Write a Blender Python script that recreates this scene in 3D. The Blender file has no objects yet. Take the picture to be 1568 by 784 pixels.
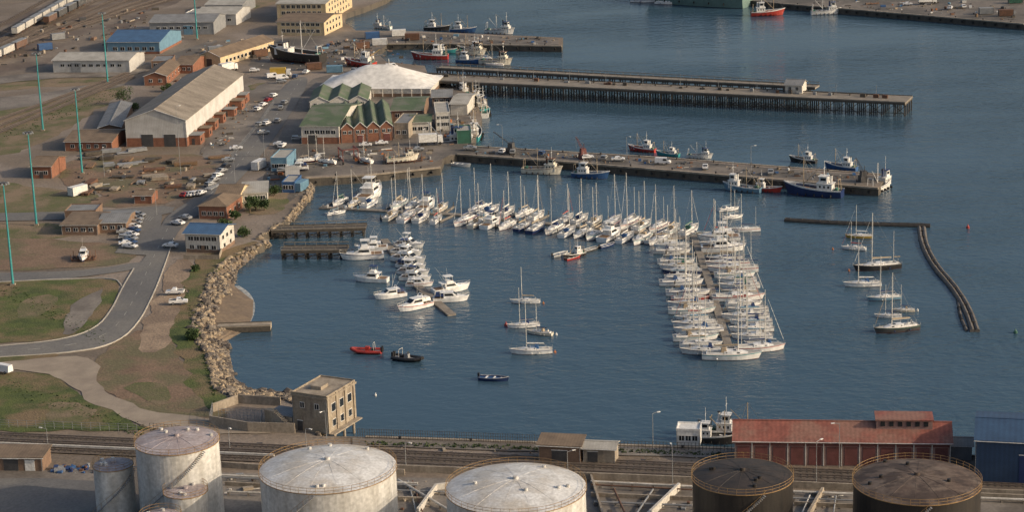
import bpy, math, random
from mathutils import Vector, Matrix, noise
R=random.Random(11)
sc=bpy.context.scene
# ------------------------------------------------------------------ camera / survey
H=156.0; F=3300.0; PITCH=math.radians(15.5); ROLL=math.radians(1.9)
fw=Vector((0,math.cos(PITCH),-math.sin(PITCH))); U0=Vector((0,math.sin(PITCH),math.cos(PITCH))); X0=Vector((1,0,0))
RT=X0*math.cos(ROLL)-U0*math.sin(ROLL); UP=X0*math.sin(ROLL)+U0*math.cos(ROLL)
LZ=2.5
def G(u,v,z=LZ):
    """survey: rectify a point of the aerial photograph onto the level plane z -> plan coordinates (metres)"""
    d=RT*((u-784)/F)+UP*(-(v-392)/F)+fw
    t=(z-H)/d.z
    return Vector((d.x*t,d.y*t))
def GL(l,z=LZ): return [G(a,b,z) for a,b in l]
cam=bpy.data.cameras.new('camera'); co=bpy.data.objects.new('camera',cam); sc.collection.objects.link(co)
m=Matrix((RT,UP,-fw)).transposed().to_4x4(); m.translation=Vector((0,0,H)); co.matrix_world=m
cam.sensor_width=36; cam.lens=F/1568*36; cam.clip_start=1; cam.clip_end=30000; sc.camera=co
try:
    sc.view_settings.view_transform='Standard'; sc.view_settings.look='None'; sc.view_settings.exposure=0
except Exception: pass
# ------------------------------------------------------------------ light
EL=math.radians(23); AZ=math.radians(106)
sv=Vector((math.sin(AZ)*math.cos(EL),math.cos(AZ)*math.cos(EL),math.sin(EL)))
w=bpy.data.worlds.new('World'); sc.world=w; w.use_nodes=True
nt=w.node_tree; bg=nt.nodes['Background']; sk=nt.nodes.new('ShaderNodeTexSky'); sk.sky_type='NISHITA'; sk.sun_disc=False
sk.sun_elevation=EL; sk.sun_rotation=AZ; sk.dust_density=5.0; sk.air_density=1.0
nt.links.new(sk.outputs[0],bg.inputs[0]); bg.inputs[1].default_value=0.135
sl=bpy.data.lights.new('sun','SUN'); sl.energy=3.5; sl.angle=math.radians(.8); sl.color=(1,.80,.57)
so=bpy.data.objects.new('sun',sl); sc.collection.objects.link(so); so.rotation_euler=(-sv).to_track_quat('-Z','Y').to_euler(); so.location=sv*500
# ------------------------------------------------------------------ materials
MC={}
def M(name,c,c2=None,rough=.75,scale=.6,fine=6,metal=0,bump=0,bscale=8,wave=None,detail=6,lo=.35,hi=.65,c3=None,s3=.05,ior=None,streak=None):
    if name in MC: return MC[name]
    mt=bpy.data.materials.new(name); mt.use_nodes=True; n=mt.node_tree.nodes; l=mt.node_tree.links
    b=n['Principled BSDF']; b.inputs['Roughness'].default_value=rough; b.inputs['Metallic'].default_value=metal
    if ior: b.inputs['IOR'].default_value=ior
    tc=n.new('ShaderNodeTexCoord'); vec=tc.outputs['Object']
    if streak:
        mp=n.new('ShaderNodeMapping'); mp.inputs['Scale'].default_value=streak; l.new(vec,mp.inputs[0]); sv_=mp.outputs[0]
    else: sv_=vec
    if c2 is None: c2=tuple(x*.8 for x in c)
    no=n.new('ShaderNodeTexNoise'); no.inputs['Scale'].default_value=scale; no.inputs['Detail'].default_value=detail; no.inputs['Roughness'].default_value=.62
    l.new(sv_,no.inputs['Vector'])
    mr=n.new('ShaderNodeMapRange'); mr.inputs[1].default_value=lo; mr.inputs[2].default_value=hi; l.new(no.outputs[0],mr.inputs[0])
    mx=n.new('ShaderNodeMix'); mx.data_type='RGBA'; mx.inputs[6].default_value=(*c,1); mx.inputs[7].default_value=(*c2,1)
    l.new(mr.outputs[0],mx.inputs[0]); out=mx.outputs[2]
    if c3:
        n3=n.new('ShaderNodeTexNoise'); n3.inputs['Scale'].default_value=s3; n3.inputs['Detail'].default_value=8; n3.inputs['Roughness'].default_value=.6; l.new(vec,n3.inputs['Vector'])
        m3=n.new('ShaderNodeMapRange'); m3.inputs[1].default_value=.45; m3.inputs[2].default_value=.58; l.new(n3.outputs[0],m3.inputs[0])
        x3=n.new('ShaderNodeMix'); x3.data_type='RGBA'; l.new(m3.outputs[0],x3.inputs[0]); l.new(out,x3.inputs[6]); x3.inputs[7].default_value=(*c3,1); out=x3.outputs[2]
    nf=n.new('ShaderNodeTexNoise'); nf.inputs['Scale'].default_value=fine; nf.inputs['Detail'].default_value=3; l.new(vec,nf.inputs['Vector'])
    mf=n.new('ShaderNodeMapRange'); mf.inputs[1].default_value=.3; mf.inputs[2].default_value=.7; mf.inputs[3].default_value=.8; mf.inputs[4].default_value=1.16; l.new(nf.outputs[0],mf.inputs[0])
    mm=n.new('ShaderNodeMix'); mm.data_type='RGBA'; mm.blend_type='MULTIPLY'; mm.inputs[0].default_value=1; l.new(out,mm.inputs[6]); l.new(mf.outputs[0],mm.inputs[7]); out=mm.outputs[2]
    if wave:
        wv=n.new('ShaderNodeTexWave'); wv.wave_type='BANDS'; wv.bands_direction=wave[0]; wv.inputs['Scale'].default_value=wave[1]; wv.inputs['Distortion'].default_value=0; l.new(vec,wv.inputs[0])
        mw=n.new('ShaderNodeMapRange'); mw.inputs[3].default_value=wave[2]; mw.inputs[4].default_value=1; l.new(wv.outputs['Fac'],mw.inputs[0])
        m2=n.new('ShaderNodeMix'); m2.data_type='RGBA'; m2.blend_type='MULTIPLY'; m2.inputs[0].default_value=1; l.new(out,m2.inputs[6]); l.new(mw.outputs[0],m2.inputs[7]); out=m2.outputs[2]
    l.new(out,b.inputs['Base Color'])
    if bump:
        nb=n.new('ShaderNodeTexNoise'); nb.inputs['Scale'].default_value=bscale; nb.inputs['Detail'].default_value=4; l.new(vec,nb.inputs['Vector'])
        bp=n.new('ShaderNodeBump'); bp.inputs['Strength'].default_value=.8; bp.inputs['Distance'].default_value=bump; l.new(nb.outputs[0],bp.inputs['Height']); l.new(bp.outputs[0],b.inputs['Normal'])
    MC[name]=mt; return mt
land=M('land_dirt',(.20,.16,.12),(.11,.09,.07),scale=.06,fine=1.2,c3=(.24,.20,.165),s3=.03,bump=.2,bscale=1)
asph=M('asphalt',(.135,.135,.135),(.10,.10,.103),scale=.08,fine=2,rough=.85,c3=(.165,.16,.15),s3=.04)
conc=M('concrete_yard',(.25,.225,.195),(.15,.135,.12),scale=.12,fine=1.5,c3=(.12,.105,.09),s3=.05)
grass=M('grass',(.085,.108,.026),(.045,.068,.017),scale=.22,fine=2.5,c3=(.165,.12,.068),s3=.06,bump=.3,bscale=2.5,rough=.95)
grass2=M('grass_sparse',(.085,.098,.034),(.15,.12,.075),scale=.14,fine=2,c3=(.20,.15,.10),s3=.07,bump=.2,bscale=2,rough=.95)
dirt=M('dirt_tan',(.33,.25,.175),(.23,.17,.12),scale=.15,fine=1.5,c3=(.19,.14,.10),s3=.06,bump=.2,bscale=1.5)
dirt2=M('dirt_red',(.22,.15,.10),(.15,.10,.065),scale=.12,fine=1.2,c3=(.13,.115,.06),s3=.07,bump=.2,bscale=1.5)
sand=M('sand',(.20,.15,.10),(.13,.10,.075),scale=.3,fine=1.5)
foam=M('foam',(.5,.5,.48),(.16,.19,.2),scale=.8,fine=3)
rockA=M('rock_tan',(.34,.27,.185),(.20,.16,.115),scale=.7,fine=4,bump=.1,bscale=5)
rockB=M('rock_grey',(.20,.17,.14),(.11,.095,.08),scale=.7,fine=4,bump=.1,bscale=5)
rockC=M('rock_dark',(.10,.085,.07),(.06,.05,.045),scale=.7,fine=4)
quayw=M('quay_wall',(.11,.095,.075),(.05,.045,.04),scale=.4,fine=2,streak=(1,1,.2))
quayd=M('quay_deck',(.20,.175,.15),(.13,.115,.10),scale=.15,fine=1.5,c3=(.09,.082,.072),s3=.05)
wood=M('old_timber',(.10,.085,.068),(.05,.043,.035),scale=1.5)
woodd=M('pier_deck',(.27,.24,.20),(.17,.15,.125),scale=.4,fine=3)
pile=M('pile_dark',(.05,.042,.034),(.025,.022,.02),scale=1)
white=M('white_paint',(.74,.74,.72),(.62,.61,.58),scale=.8,fine=2,rough=.35)
gel=M('white_gelcoat',(.80,.80,.79),(.74,.74,.72),scale=.8,fine=1,rough=.22)
cream=M('cream_gelcoat',(.70,.66,.56),(.62,.58,.48),scale=.8,fine=1,rough=.3)
deckc=M('boat_deck',(.50,.48,.44),(.38,.36,.32),scale=1.5,rough=.6)
teak=M('teak',(.22,.14,.08),(.15,.095,.055),scale=2,rough=.6)
alu=M('mast_alu',(.68,.66,.61),(.58,.56,.51),rough=.4,metal=0)
wire=M('rig_wire',(.30,.30,.29),rough=.4,metal=.3)
glass=M('dark_glass',(.02,.025,.03),(.012,.015,.02),rough=.08)
navy=M('navy',(.02,.04,.13),(.015,.03,.09),rough=.4)
blue=M('blue_paint',(.04,.11,.26),(.03,.08,.20),rough=.45)
lblue=M('light_blue',(.15,.28,.38),(.11,.21,.30),rough=.45)
red=M('red_paint',(.42,.045,.035),(.30,.035,.025),rough=.4)
black=M('black_paint',(.02,.02,.022),(.035,.032,.03),rough=.45)
green=M('green_paint',(.04,.14,.10),(.035,.10,.07),rough=.45)
teal=M('teal_paint',(.05,.30,.31),(.04,.24,.26),rough=.45)
yellow=M('yellow_paint',(.48,.32,.06),(.38,.25,.04),rough=.45)
orange=M('orange_paint',(.42,.15,.05),(.34,.11,.03),rough=.5)
tan=M('tan_canvas',(.40,.32,.22),(.33,.26,.18),rough=.9)
maroon=M('antifoul',(.16,.03,.025),(.1,.02,.02),rough=.6)
rust=M('rust',(.17,.085,.05),(.09,.05,.035),scale=1)
rubber=M('rubber',(.018,.018,.018),rough=.8)
grey=M('grey_paint',(.28,.29,.30),(.2,.21,.22),rough=.5)
dgrey=M('dark_grey',(.07,.07,.072),(.045,.045,.048),rough=.6)
brick=M('brick',(.26,.115,.07),(.18,.08,.05),scale=.8,fine=4)
brickb=M('brown_brick',(.22,.145,.10),(.16,.105,.075),scale=.8,fine=4)
plaster=M('plaster_white',(.58,.56,.52),(.44,.42,.38),scale=.4,fine=2)
creamw=M('cream_wall',(.60,.48,.30),(.48,.38,.24),scale=.4,fine=2)
concw=M('concrete_wall',(.36,.31,.245),(.22,.185,.145),scale=.45,fine=2,streak=(1,1,.25))
concw2=M('stained_concrete',(.38,.33,.255),(.19,.155,.12),scale=.7,fine=2,streak=(1,1,.15),c3=(.27,.225,.165),s3=.3)
sheetw=M('sheet_white',(.56,.56,.545),(.42,.41,.39),scale=.3,wave=('X',.55,.88))
sheety=M('sheet_white_y',(.60,.60,.585),(.47,.46,.44),scale=.3,wave=('Y',.55,.9))
roofg=M('roof_asbestos',(.30,.265,.22),(.18,.155,.125),scale=.25,fine=2,wave=('Y',.5,.86),streak=(.3,1,1))
roofbr=M('roof_brown',(.22,.165,.115),(.14,.105,.075),scale=.4,wave=('X',.5,.86))
roofgy=M('roof_grey',(.24,.25,.26),(.17,.175,.18),scale=.3,wave=('X',.5,.86))
rooflt=M('roof_light',(.42,.41,.38),(.30,.29,.26),scale=.3,wave=('X',.5,.9))
roofbl=M('roof_blue',(.06,.14,.27),(.045,.10,.20),scale=.4,wave=('X',.5,.85))
roofnv=M('roof_navy',(.035,.085,.17),(.025,.06,.125),scale=.3,wave=('X',.3,.85))
roofgn=M('roof_green',(.105,.15,.085),(.07,.105,.06),scale=.4,wave=('Y',.5,.8),c3=(.15,.165,.125),s3=.2)
roofrd=M('roof_red',(.29,.10,.075),(.19,.065,.05),scale=.35,fine=2,wave=('X',.35,.85),c3=(.25,.13,.10),s3=.15)
redw=M('dark_red_wall',(.17,.06,.055),(.11,.04,.035),scale=.5)
pinkw=M('pale_red_wall',(.34,.22,.19),(.25,.15,.13),scale=.4)
bluew=M('navy_wall',(.025,.06,.13),(.018,.045,.10),scale=.3,wave=('X',.35,.85))
tentm=M('tent_membrane',(.70,.69,.66),(.66,.65,.62),scale=.1,rough=.6,fine=.5)
tankw=M('tank_white',(.60,.60,.58),(.42,.41,.38),scale=.5,fine=1.5,streak=(1,1,.15),rough=.5)
tankr=M('tank_roof_white',(.66,.67,.67),(.42,.41,.39),scale=.35,fine=2,rough=.4,lo=.4,hi=.75,c3=(.50,.47,.42),s3=.12)
tankr1=M('tank_roof_mauve',(.40,.36,.37),(.29,.24,.235),scale=.3,fine=2,rough=.5)
tankk=M('tank_black',(.013,.012,.012),(.026,.022,.019),scale=.6,streak=(1,1,.15),rough=.5)
tankkr=M('tank_roof_black',(.022,.02,.018),(.055,.042,.034),scale=.3,fine=1.5,rough=.6)
tankbr=M('tank_roof_rust',(.09,.06,.045),(.16,.125,.10),scale=.22,fine=1.5,rough=.7,c3=(.055,.038,.03),s3=.3)
railm=M('rail_ochre',(.34,.22,.09),(.22,.13,.06),rough=.6)
ballast=M('ballast',(.13,.105,.085),(.085,.07,.055),scale=.4,fine=3)
steel=M('rail_steel',(.25,.21,.18),(.18,.14,.12),metal=.4,rough=.45)
paintw=M('road_paint',(.42,.42,.4),(.24,.24,.23),scale=.6)
kerbm=M('kerb',(.42,.40,.36),(.34,.32,.29))
leafA=M('leaf_dark',(.025,.05,.015),(.04,.07,.02),rough=.9)
leafB=M('leaf_light',(.06,.095,.03),(.045,.075,.02),rough=.9)
bark=M('bark',(.12,.09,.06))
# water
wm=bpy.data.materials.new('harbour_water'); wm.use_nodes=True; n=wm.node_tree.nodes; l=wm.node_tree.links; b=n['Principled BSDF']
b.inputs['IOR'].default_value=1.34; b.inputs['Roughness'].default_value=.09
tc=n.new('ShaderNodeTexCoord')
def nz(sx,sy,scale,det,rot=.25):
    mp=n.new('ShaderNodeMapping'); mp.inputs['Scale'].default_value=(sx,sy,1); mp.inputs['Rotation'].default_value=(0,0,rot); l.new(tc.outputs['Object'],mp.inputs[0])
    a=n.new('ShaderNodeTexNoise'); a.inputs['Scale'].default_value=scale; a.inputs['Detail'].default_value=det; a.inputs['Roughness'].default_value=.55; l.new(mp.outputs[0],a.inputs[0]); return a
w1=nz(1,1.5,.42,4); w2=nz(1,1.3,.13,3); w3=nz(.45,1,.014,6,-.3)
ad=n.new('ShaderNodeMath'); ad.operation='MULTIPLY_ADD'; l.new(w2.outputs[0],ad.inputs[0]); ad.inputs[1].default_value=1.6; l.new(w1.outputs[0],ad.inputs[2])
mr=n.new('ShaderNodeMapRange'); mr.inputs[1].default_value=.38; mr.inputs[2].default_value=.62; mr.inputs[3].default_value=.14; mr.inputs[4].default_value=.46; l.new(w3.outputs[0],mr.inputs[0])
mxw=n.new('ShaderNodeMix'); mxw.data_type='RGBA'; mxw.inputs[6].default_value=(.046,.088,.128,1); mxw.inputs[7].default_value=(.032,.070,.108,1); l.new(w3.outputs[0],mxw.inputs[0]); l.new(mxw.outputs[2],b.inputs['Base Color'])
bp=n.new('ShaderNodeBump'); bp.inputs['Distance'].default_value=.7; l.new(mr.outputs[0],bp.inputs['Strength']); l.new(ad.outputs[0],bp.inputs['Height']); l.new(bp.outputs[0],b.inputs['Normal'])
# ------------------------------------------------------------------ mesh builder
class MB:
    def __init__(s): s.v=[];s.f=[];s.m=[];s.mats=[];s.T=None
    def mi(s,mt):
        if mt not in s.mats: s.mats.append(mt)
        return s.mats.index(mt)
    def add(s,vs,fs,mt):
        o=len(s.v); k=s.mi(mt)
        for p in vs:
            p=Vector(p)
            if s.T is not None: p=s.T@p
            s.v.append(p)
        for f in fs: s.f.append([i+o for i in f]); s.m.append(k)
    def box(s,x0,y0,z0,x1,y1,z1,mt,tx=0,ty=0):
        s.add([(x0,y0,z0),(x1,y0,z0),(x1,y1,z0),(x0,y1,z0),(x0+tx,y0+ty,z1),(x1-tx,y0+ty,z1),(x1-tx,y1-ty,z1),(x0+tx,y1-ty,z1)],
              [(3,2,1,0),(4,5,6,7),(0,1,5,4),(1,2,6,5),(2,3,7,6),(3,0,4,7)],mt)
    def tube(s,p,q,r0,mt,r1=None,n=5):
        if r1 is None: r1=r0
        p=Vector(p);q=Vector(q);d=(q-p)
        if d.length<1e-6: return
        d.normalize(); a=d.orthogonal().normalized(); c=d.cross(a)
        vs=[p+(a*math.cos(6.2832*i/n)+c*math.sin(6.2832*i/n))*r0 for i in range(n)]+[q+(a*math.cos(6.2832*i/n)+c*math.sin(6.2832*i/n))*r1 for i in range(n)]
        s.add(vs,[(i,(i+1)%n,n+(i+1)%n,n+i) for i in range(n)]+[tuple(range(n-1,-1,-1)),tuple(range(n,2*n))],mt)
    def prism(s,pts,z0,z1,mt,side=None):
        n=len(pts); vs=[(p[0],p[1],z0) for p in pts]+[(p[0],p[1],z1) for p in pts]
        s.add(vs,[tuple(range(n,2*n))],mt)
        s.add(vs,[(i,(i+1)%n,n+(i+1)%n,n+i) for i in range(n)],side or mt)
    def loft(s,secs,mts,cap=True,capm=None):
        k=len(secs[0])
        for a,b in zip(secs[:-1],secs[1:]):
            for j in range(k-1): s.add([a[j],b[j],b[j+1],a[j+1]],[(0,1,2,3)],mts[j] if isinstance(mts,list) else mts)
        if cap:
            c=capm or (mts[0] if isinstance(mts,list) else mts)
            s.add(secs[0],[tuple(range(k))],c); s.add(secs[-1],[tuple(range(k-1,-1,-1))],c)
    def ico(s,c,r,mt,n=1,jit=.25,flat=1):
        t=1.618; V=[(-1,t,0),(1,t,0),(-1,-t,0),(1,-t,0),(0,-1,t),(0,1,t),(0,-1,-t),(0,1,-t),(t,0,-1),(t,0,1),(-t,0,-1),(-t,0,1)]
        Fc=[(0,11,5),(0,5,1),(0,1,7),(0,7,10),(0,10,11),(1,5,9),(5,11,4),(11,10,2),(10,7,6),(7,1,8),(3,9,4),(3,4,2),(3,2,6),(3,6,8),(3,8,9),(4,9,5),(2,4,11),(6,2,10),(8,6,7),(9,8,1)]
        q=Matrix.Rotation(R.random()*6.28,3,'Z')@Matrix.Rotation(R.random()*6.28,3,'X')
        sx,sy,sz=(R.uniform(1-jit,1+jit) for _ in range(3))
        vs=[]
        for p in V:
            p=q@(Vector(p).normalized()*r*R.uniform(1-jit*.7,1+jit*.7)); vs.append((c[0]+p.x*sx,c[1]+p.y*sy,c[2]+p.z*sz*flat))
        s.add(vs,Fc,mt)
    def mesh(s,name):
        me=bpy.data.meshes.new(name); me.from_pydata([tuple(p) for p in s.v],[],s.f)
        for mt in s.mats: me.materials.append(mt)
        me.polygons.foreach_set('material_index',s.m); me.update(); return me
    def obj(s,name,parent=None,loc=(0,0,0),rot=0):
        o=bpy.data.objects.new(name,s.mesh(name)); sc.collection.objects.link(o); o.location=loc; o.rotation_euler=(0,0,rot)
        if parent: o.parent=parent
        return o
def put(name,me,xy,z=0,rot=0,s=1):
    o=bpy.data.objects.new(name,me); sc.collection.objects.link(o); o.location=(xy[0],xy[1],z); o.rotation_euler=(0,0,rot); o.scale=(s,s,s) if not hasattr(s,'__len__') else s
    return o
def ang(a,b): d=b-a; return math.atan2(d.y,d.x)
def rag(pts,seg=2.5,amp=1.0,seed=0):
    out=[]; n=len(pts)
    for i in range(n):
        a=pts[i];b=pts[(i+1)%n]; L=(b-a).length; k=max(1,min(60,int(L/seg))); nrm=Vector((-(b-a).y,(b-a).x)); 
        if L>0: nrm/=L
        for j in range(k):
            p=a.lerp(b,j/k); q=noise.noise(Vector((p.x*.12,p.y*.12,seed)))*1.6+noise.noise(Vector((p.x*.6,p.y*.6,seed+9)))*.8
            out.append(p+nrm*amp*q)
    return out
def smooth(pts,it=2,closed=False):
    for _ in range(it):
        o=[]; n=len(pts)
        rng=range(n) if closed else range(n-1)
        if not closed:o.append(pts[0])
        for i in rng:
            a=pts[i];b=pts[(i+1)%n]; o+= [a.lerp(b,.25),a.lerp(b,.75)]
        if not closed:o.append(pts[-1])
        pts=o
    return pts
ZL=[0.0]
def patch(name,pix,mt,amp=1.0,z=None,sm=1):
    ZL[0]+=.006; zz=LZ+ZL[0] if z is None else z
    p=GL(pix,LZ); p=smooth(p,sm,True) if sm else p
    p=rag(p,2.5,amp,ZL[0]*1000) if amp else p
    mb=MB(); mb.add([(q.x,q.y,zz) for q in p],[tuple(range(len(p)))],mt); return mb.obj(name)
def ribbon(mb,pts,wd,z0,z1,mt):
    n=len(pts); Ls=[];Rs=[]
    for i,p in enumerate(pts):
        d=(pts[min(i+1,n-1)]-pts[max(i-1,0)]); d.normalize(); q=Vector((-d.y,d.x))*wd/2; Ls.append(p+q);Rs.append(p-q)
    for i in range(n-1):
        a,b,c,d=Ls[i],Ls[i+1],Rs[i+1],Rs[i]
        mb.add([(a.x,a.y,z1),(b.x,b.y,z1),(c.x,c.y,z1),(d.x,d.y,z1)],[(0,1,2,3)],mt)
        if z1-z0>.03:
            mb.add([(a.x,a.y,z0),(b.x,b.y,z0),(b.x,b.y,z1),(a.x,a.y,z1)],[(0,1,2,3)],mt)
            mb.add([(d.x,d.y,z0),(c.x,c.y,z0),(c.x,c.y,z1),(d.x,d.y,z1)],[(0,1,2,3)],mt)
            if i in(0,n-2):
                e,f=(a,d) if i==0 else (b,c)
                mb.add([(e.x,e.y,z0),(f.x,f.y,z0),(f.x,f.y,z1),(e.x,e.y,z1)],[(0,1,2,3)],mt)
# ------------------------------------------------------------------ water and land
mb=MB(); mb.add([(-9000,-600,0),(9000,-600,0),(9000,16000,0),(-9000,16000,0)],[(0,1,2,3)],wm); mb.obj('water')
inner=[(488,668),(484,626),(440,612),(400,612),(352,606),(330,590),(322,560),(318,540),(303,520),(298,503),(308,480),(317,450),(325,420),(345,400),(375,383),(405,372)]
outer=[(500,668),(498,618),(450,602),(420,600),(380,596),(358,580),(354,560),(350,540),(346,522),(378,503),(385,482),(386,460),(358,438),(364,414),(392,390),(416,376)]
inner2=[(405,372),(395,362),(418,350),(438,336),(452,318),(468,300),(472,284),(465,274)]
outer2=[(416,376),(406,363),(427,352),(449,338),(463,320),(478,302),(481,286),(474,274)]
shore=inner+inner2[1:]+[(560,268),(674,256),(680,240),(700,236),(870,248),(1060,264),(1345,288),(1360,268),(1010,241),(722,224),(730,205),(738,180),(732,160),(716,142),(690,130),(655,112),(650,100),(592,94),(576,80),(592,67),(650,66),(860,70),(862,57),(640,47),(545,46),(528,34),(530,20),(560,10),(592,-3),(640,-40),(700,-120)]
mainp=[G(2200,722),G(1568,702),G(1000,684),G(540,669)]+GL(shore)+[Vector((-300,4000)),Vector((-4000,4000)),Vector((-4000,-500)),Vector((4000,-500)),Vector((4000,330))]
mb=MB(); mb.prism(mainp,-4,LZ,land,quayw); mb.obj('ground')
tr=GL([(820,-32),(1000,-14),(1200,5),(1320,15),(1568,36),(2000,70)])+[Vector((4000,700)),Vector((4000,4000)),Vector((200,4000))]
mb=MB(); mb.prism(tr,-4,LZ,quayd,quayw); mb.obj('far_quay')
def bank(name,i,o,mt):
    mb=MB(); a=GL(i,LZ); b=GL(o,0)
    for k in range(len(a)-1):
        n=6
        for j in range(n):
            pts=[]
            for q,t in((k,j/n),(k,(j+1)/n),(k+1,(j+1)/n),(k+1,j/n)):
                p=a[q].lerp(b[q],t*1.2); pts.append((p.x,p.y,LZ+.003-(LZ+.4)*t))
            mb.add(pts,[(0,1,2,3)],mt)
    mb.obj(name); return a,b
A,B=bank('beach_slope',inner,outer,sand); A2,B2=bank('shore_slope',inner2,outer2,dirt)
def rocks(name,a,b,dens,t0,t1,rs):
    mb=MB()
    for k in range(len(a)-1):
        t0k,t1k=(t0,t1) if not isinstance(t0,list) else (t0[k],t1[k])
        ar=(a[k+1]-a[k]).length*((b[k]-a[k]).length+(b[k+1]-a[k+1]).length)/2*abs(t1k-t0k)
        for _ in range(int(ar*dens)):
            s=R.random(); t=R.uniform(t0k,t1k); p=a[k].lerp(b[k],t).lerp(a[k+1].lerp(b[k+1],t),s); r=R.uniform(*rs)*(1.6 if R.random()<.12 else 1)
            mb.ico((p.x,p.y,LZ-(LZ+.1)*max(0,t)+r*.15),r,R.choice([rockA,rockA,rockB,rockC]) if t<.8 else R.choice([rockB,rockC]),jit=.32,flat=.75)
    mb.obj(name)
ks=len(A)-1
rocks('rock_revetment',A,B,1.4,[-.12]*ks,[.4,.5,.9,1,1,1,1,1,.6,.32,.32,.6,1.05,1.05,1.05][:ks],(.28,.75))
rocks('rock_revetment',A2,B2,1.2,-.1,1.0,(.3,.65))
fm=MB(); ribbon(fm,smooth(GL([(346,519),(370,508),(380,494),(386,480),(387,464),(378,448),(362,438)],0),2),1.3,0,.012,foam); fm.obj('beach_foam')
# ground cover patches
patch('concrete_apron',[(380,330),(420,230),(455,140),(480,120),(560,100),(640,112),(700,140),(722,175),(715,223),(1010,243),(1352,270),(1340,284),(1060,261),(690,236),(660,252),(560,264),(470,270),(455,300),(420,325)],quayd,.3,sm=0)
patch('concrete_yard',[(530,48),(640,50),(855,59),(855,69),(600,64),(575,80),(590,92),(540,100),(430,110),(380,100),(400,60)],quayd,.3,sm=0)
patch('rail_yard_ground',[(-80,60),(90,0),(180,-60),(420,-60),(230,20),(170,60),(60,100),(-80,150)],M('yard_dirt',(.14,.105,.08),(.08,.062,.05),scale=.08,fine=1,c3=(.19,.155,.12),s3=.04),1.5)
for q in [[(-80,205),(60,168),(150,133),(190,128),(178,150),(90,205),(30,235),(-80,245)],[(-60,120),(60,118),(190,116),(170,128),(60,134),(-60,145)],[(-80,262),(20,280),(110,292),(165,300),(160,322),(-80,330)],[(-80,342),(90,340),(120,358),(90,368),(-80,366)],
          [(375,300),(430,285),(445,300),(430,330),(380,330)],[(380,128),(430,125),(425,140),(385,142)],[(330,8),(420,-5),(425,8),(340,18)],[(-60,160),(60,150),(100,160),(40,185),(-60,195)]]:
    patch('grass',q,grass2,1.6)
patch('yard_dirt',[(95,245),(200,238),(330,235),(330,270),(290,300),(240,316),(130,318),(160,295),(90,280)],dirt2,1.2)
patch('yard_dirt',[(-80,366),(95,366),(200,378),(212,398),(150,410),(-80,418)],dirt2,1.2)
patch('concrete_yard',[(-80,152),(50,146),(140,128),(210,128),(100,150),(40,165),(-80,178)],conc,.8)
patch('concrete_yard',[(300,225),(380,140),(420,118),(440,128),(390,215),(330,262)],conc,.8)
patch('dirt_ground',[(150,535),(230,500),(262,515),(280,560),(330,612),(350,640),(300,662),(230,662),(180,625),(145,580)],dirt2,1.5)
patch('dirt_ground',[(205,525),(240,460),(262,398),(300,396),(290,440),(262,500),(268,530),(225,545)],dirt,1.2)
patch('grass',[(295,398),(345,380),(398,368),(372,386),(342,402),(322,425),(314,455),(304,485),(296,505),(316,545),(320,575),(332,596),(356,612),(318,628),(296,600),(272,545),(262,505),(284,452)],grass,1.5)
patch('grass',[(-80,433),(95,429),(178,427),(185,440),(166,478),(142,507),(92,521),(-80,532)],grass,.5)
patch('grass',[(-80,573),(60,570),(98,588),(150,618),(205,645),(235,664),(-80,658)],grass,1.4)
patch('grass',[(-60,548),(80,541),(92,545),(60,554),(-60,562)],grass,.5)
patch('grass',[(196,590),(240,585),(262,605),(250,625),(215,612)],grass2,1.5)
patch('bare_earth',[(20,470),(60,452),(95,458),(80,480),(40,492)],grass2,1.6)
patch('bare_earth',[(60,620),(110,612),(150,636),(110,650),(70,642)],grass2,1.8)
patch('dirt_track',[(112,462),(150,446),(160,440),(150,470),(128,500),(108,515),(92,512)],conc,.8)
patch('dirt_track',[(80,548),(128,546),(150,562),(150,592),(200,622),(262,636),(330,645),(430,656),(420,668),(300,664),(228,658),(160,628),(118,600),(60,566),(-80,574),(-80,562)],M('track',(.33,.28,.22),(.24,.20,.16),scale=.2),1.0)
# roads
rl=[(-80,532),(0,531),(95,522),(148,504),(172,474),(188,440),(205,412),(226,392),(244,350),(258,328),(296,305),(332,268),(382,205),(425,142),(450,118)]
rr=[(478,118),(446,175),(404,235),(352,292),(322,320),(284,342),(266,366),(254,402),(236,450),(210,500),(172,530),(100,542),(0,548),(-80,554)]
patch('road',rl+rr,asph,.0,sm=2)
patch('road',[(-80,419),(60,418),(150,413),(222,400),(215,412),(150,422),(95,428),(0,433),(-80,435)],asph,.15)
patch('road',[(-80,328),(110,325),(180,321),(270,314),(262,330),(180,333),(100,337),(-80,341)],asph,.3)
patch('car_park',[(150,328),(250,320),(246,350),(226,392),(175,388),(196,360),(190,335)],asph,.3,sm=0)
patch('road',[(-80,128),(60,110),(170,108),(240,92),(300,70),(330,60),(335,66),(260,100),(190,118),(60,120),(-80,140)],conc,.4)
kb=MB()
for seq in (rl[1:7],[(0,433),(95,428),(176,426),(186,438)]):
    ribbon(kb,smooth(GL(seq),2),.28,LZ,LZ+.13+ZL[0],kerbm)
ribbon(kb,smooth(GL([(-80,554),(0,548),(100,542),(172,530),(210,500),(236,450),(254,402),(266,366)]),2),.22,LZ,LZ+.13+ZL[0],kerbm)
kb.obj('kerb')
mk=MB()
cl=smooth(GL([(-80,543),(0,540),(98,532),(160,517),(190,487),(212,445),(230,405),(248,368),(262,340),(300,318),(342,280),(392,220),(436,158),(462,120)]),3)
acc=0
for a,b in zip(cl[:-1],cl[1:]):
    L=(b-a).length; k=0
    while k<L:
        if (acc+k)%9<3:
            e=min(L,k+1); ribbon(mk,[a.lerp(b,k/L),a.lerp(b,e/L)],.1,0,LZ+ZL[0]+.006,paintw)
        k+=1
    acc+=L
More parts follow.
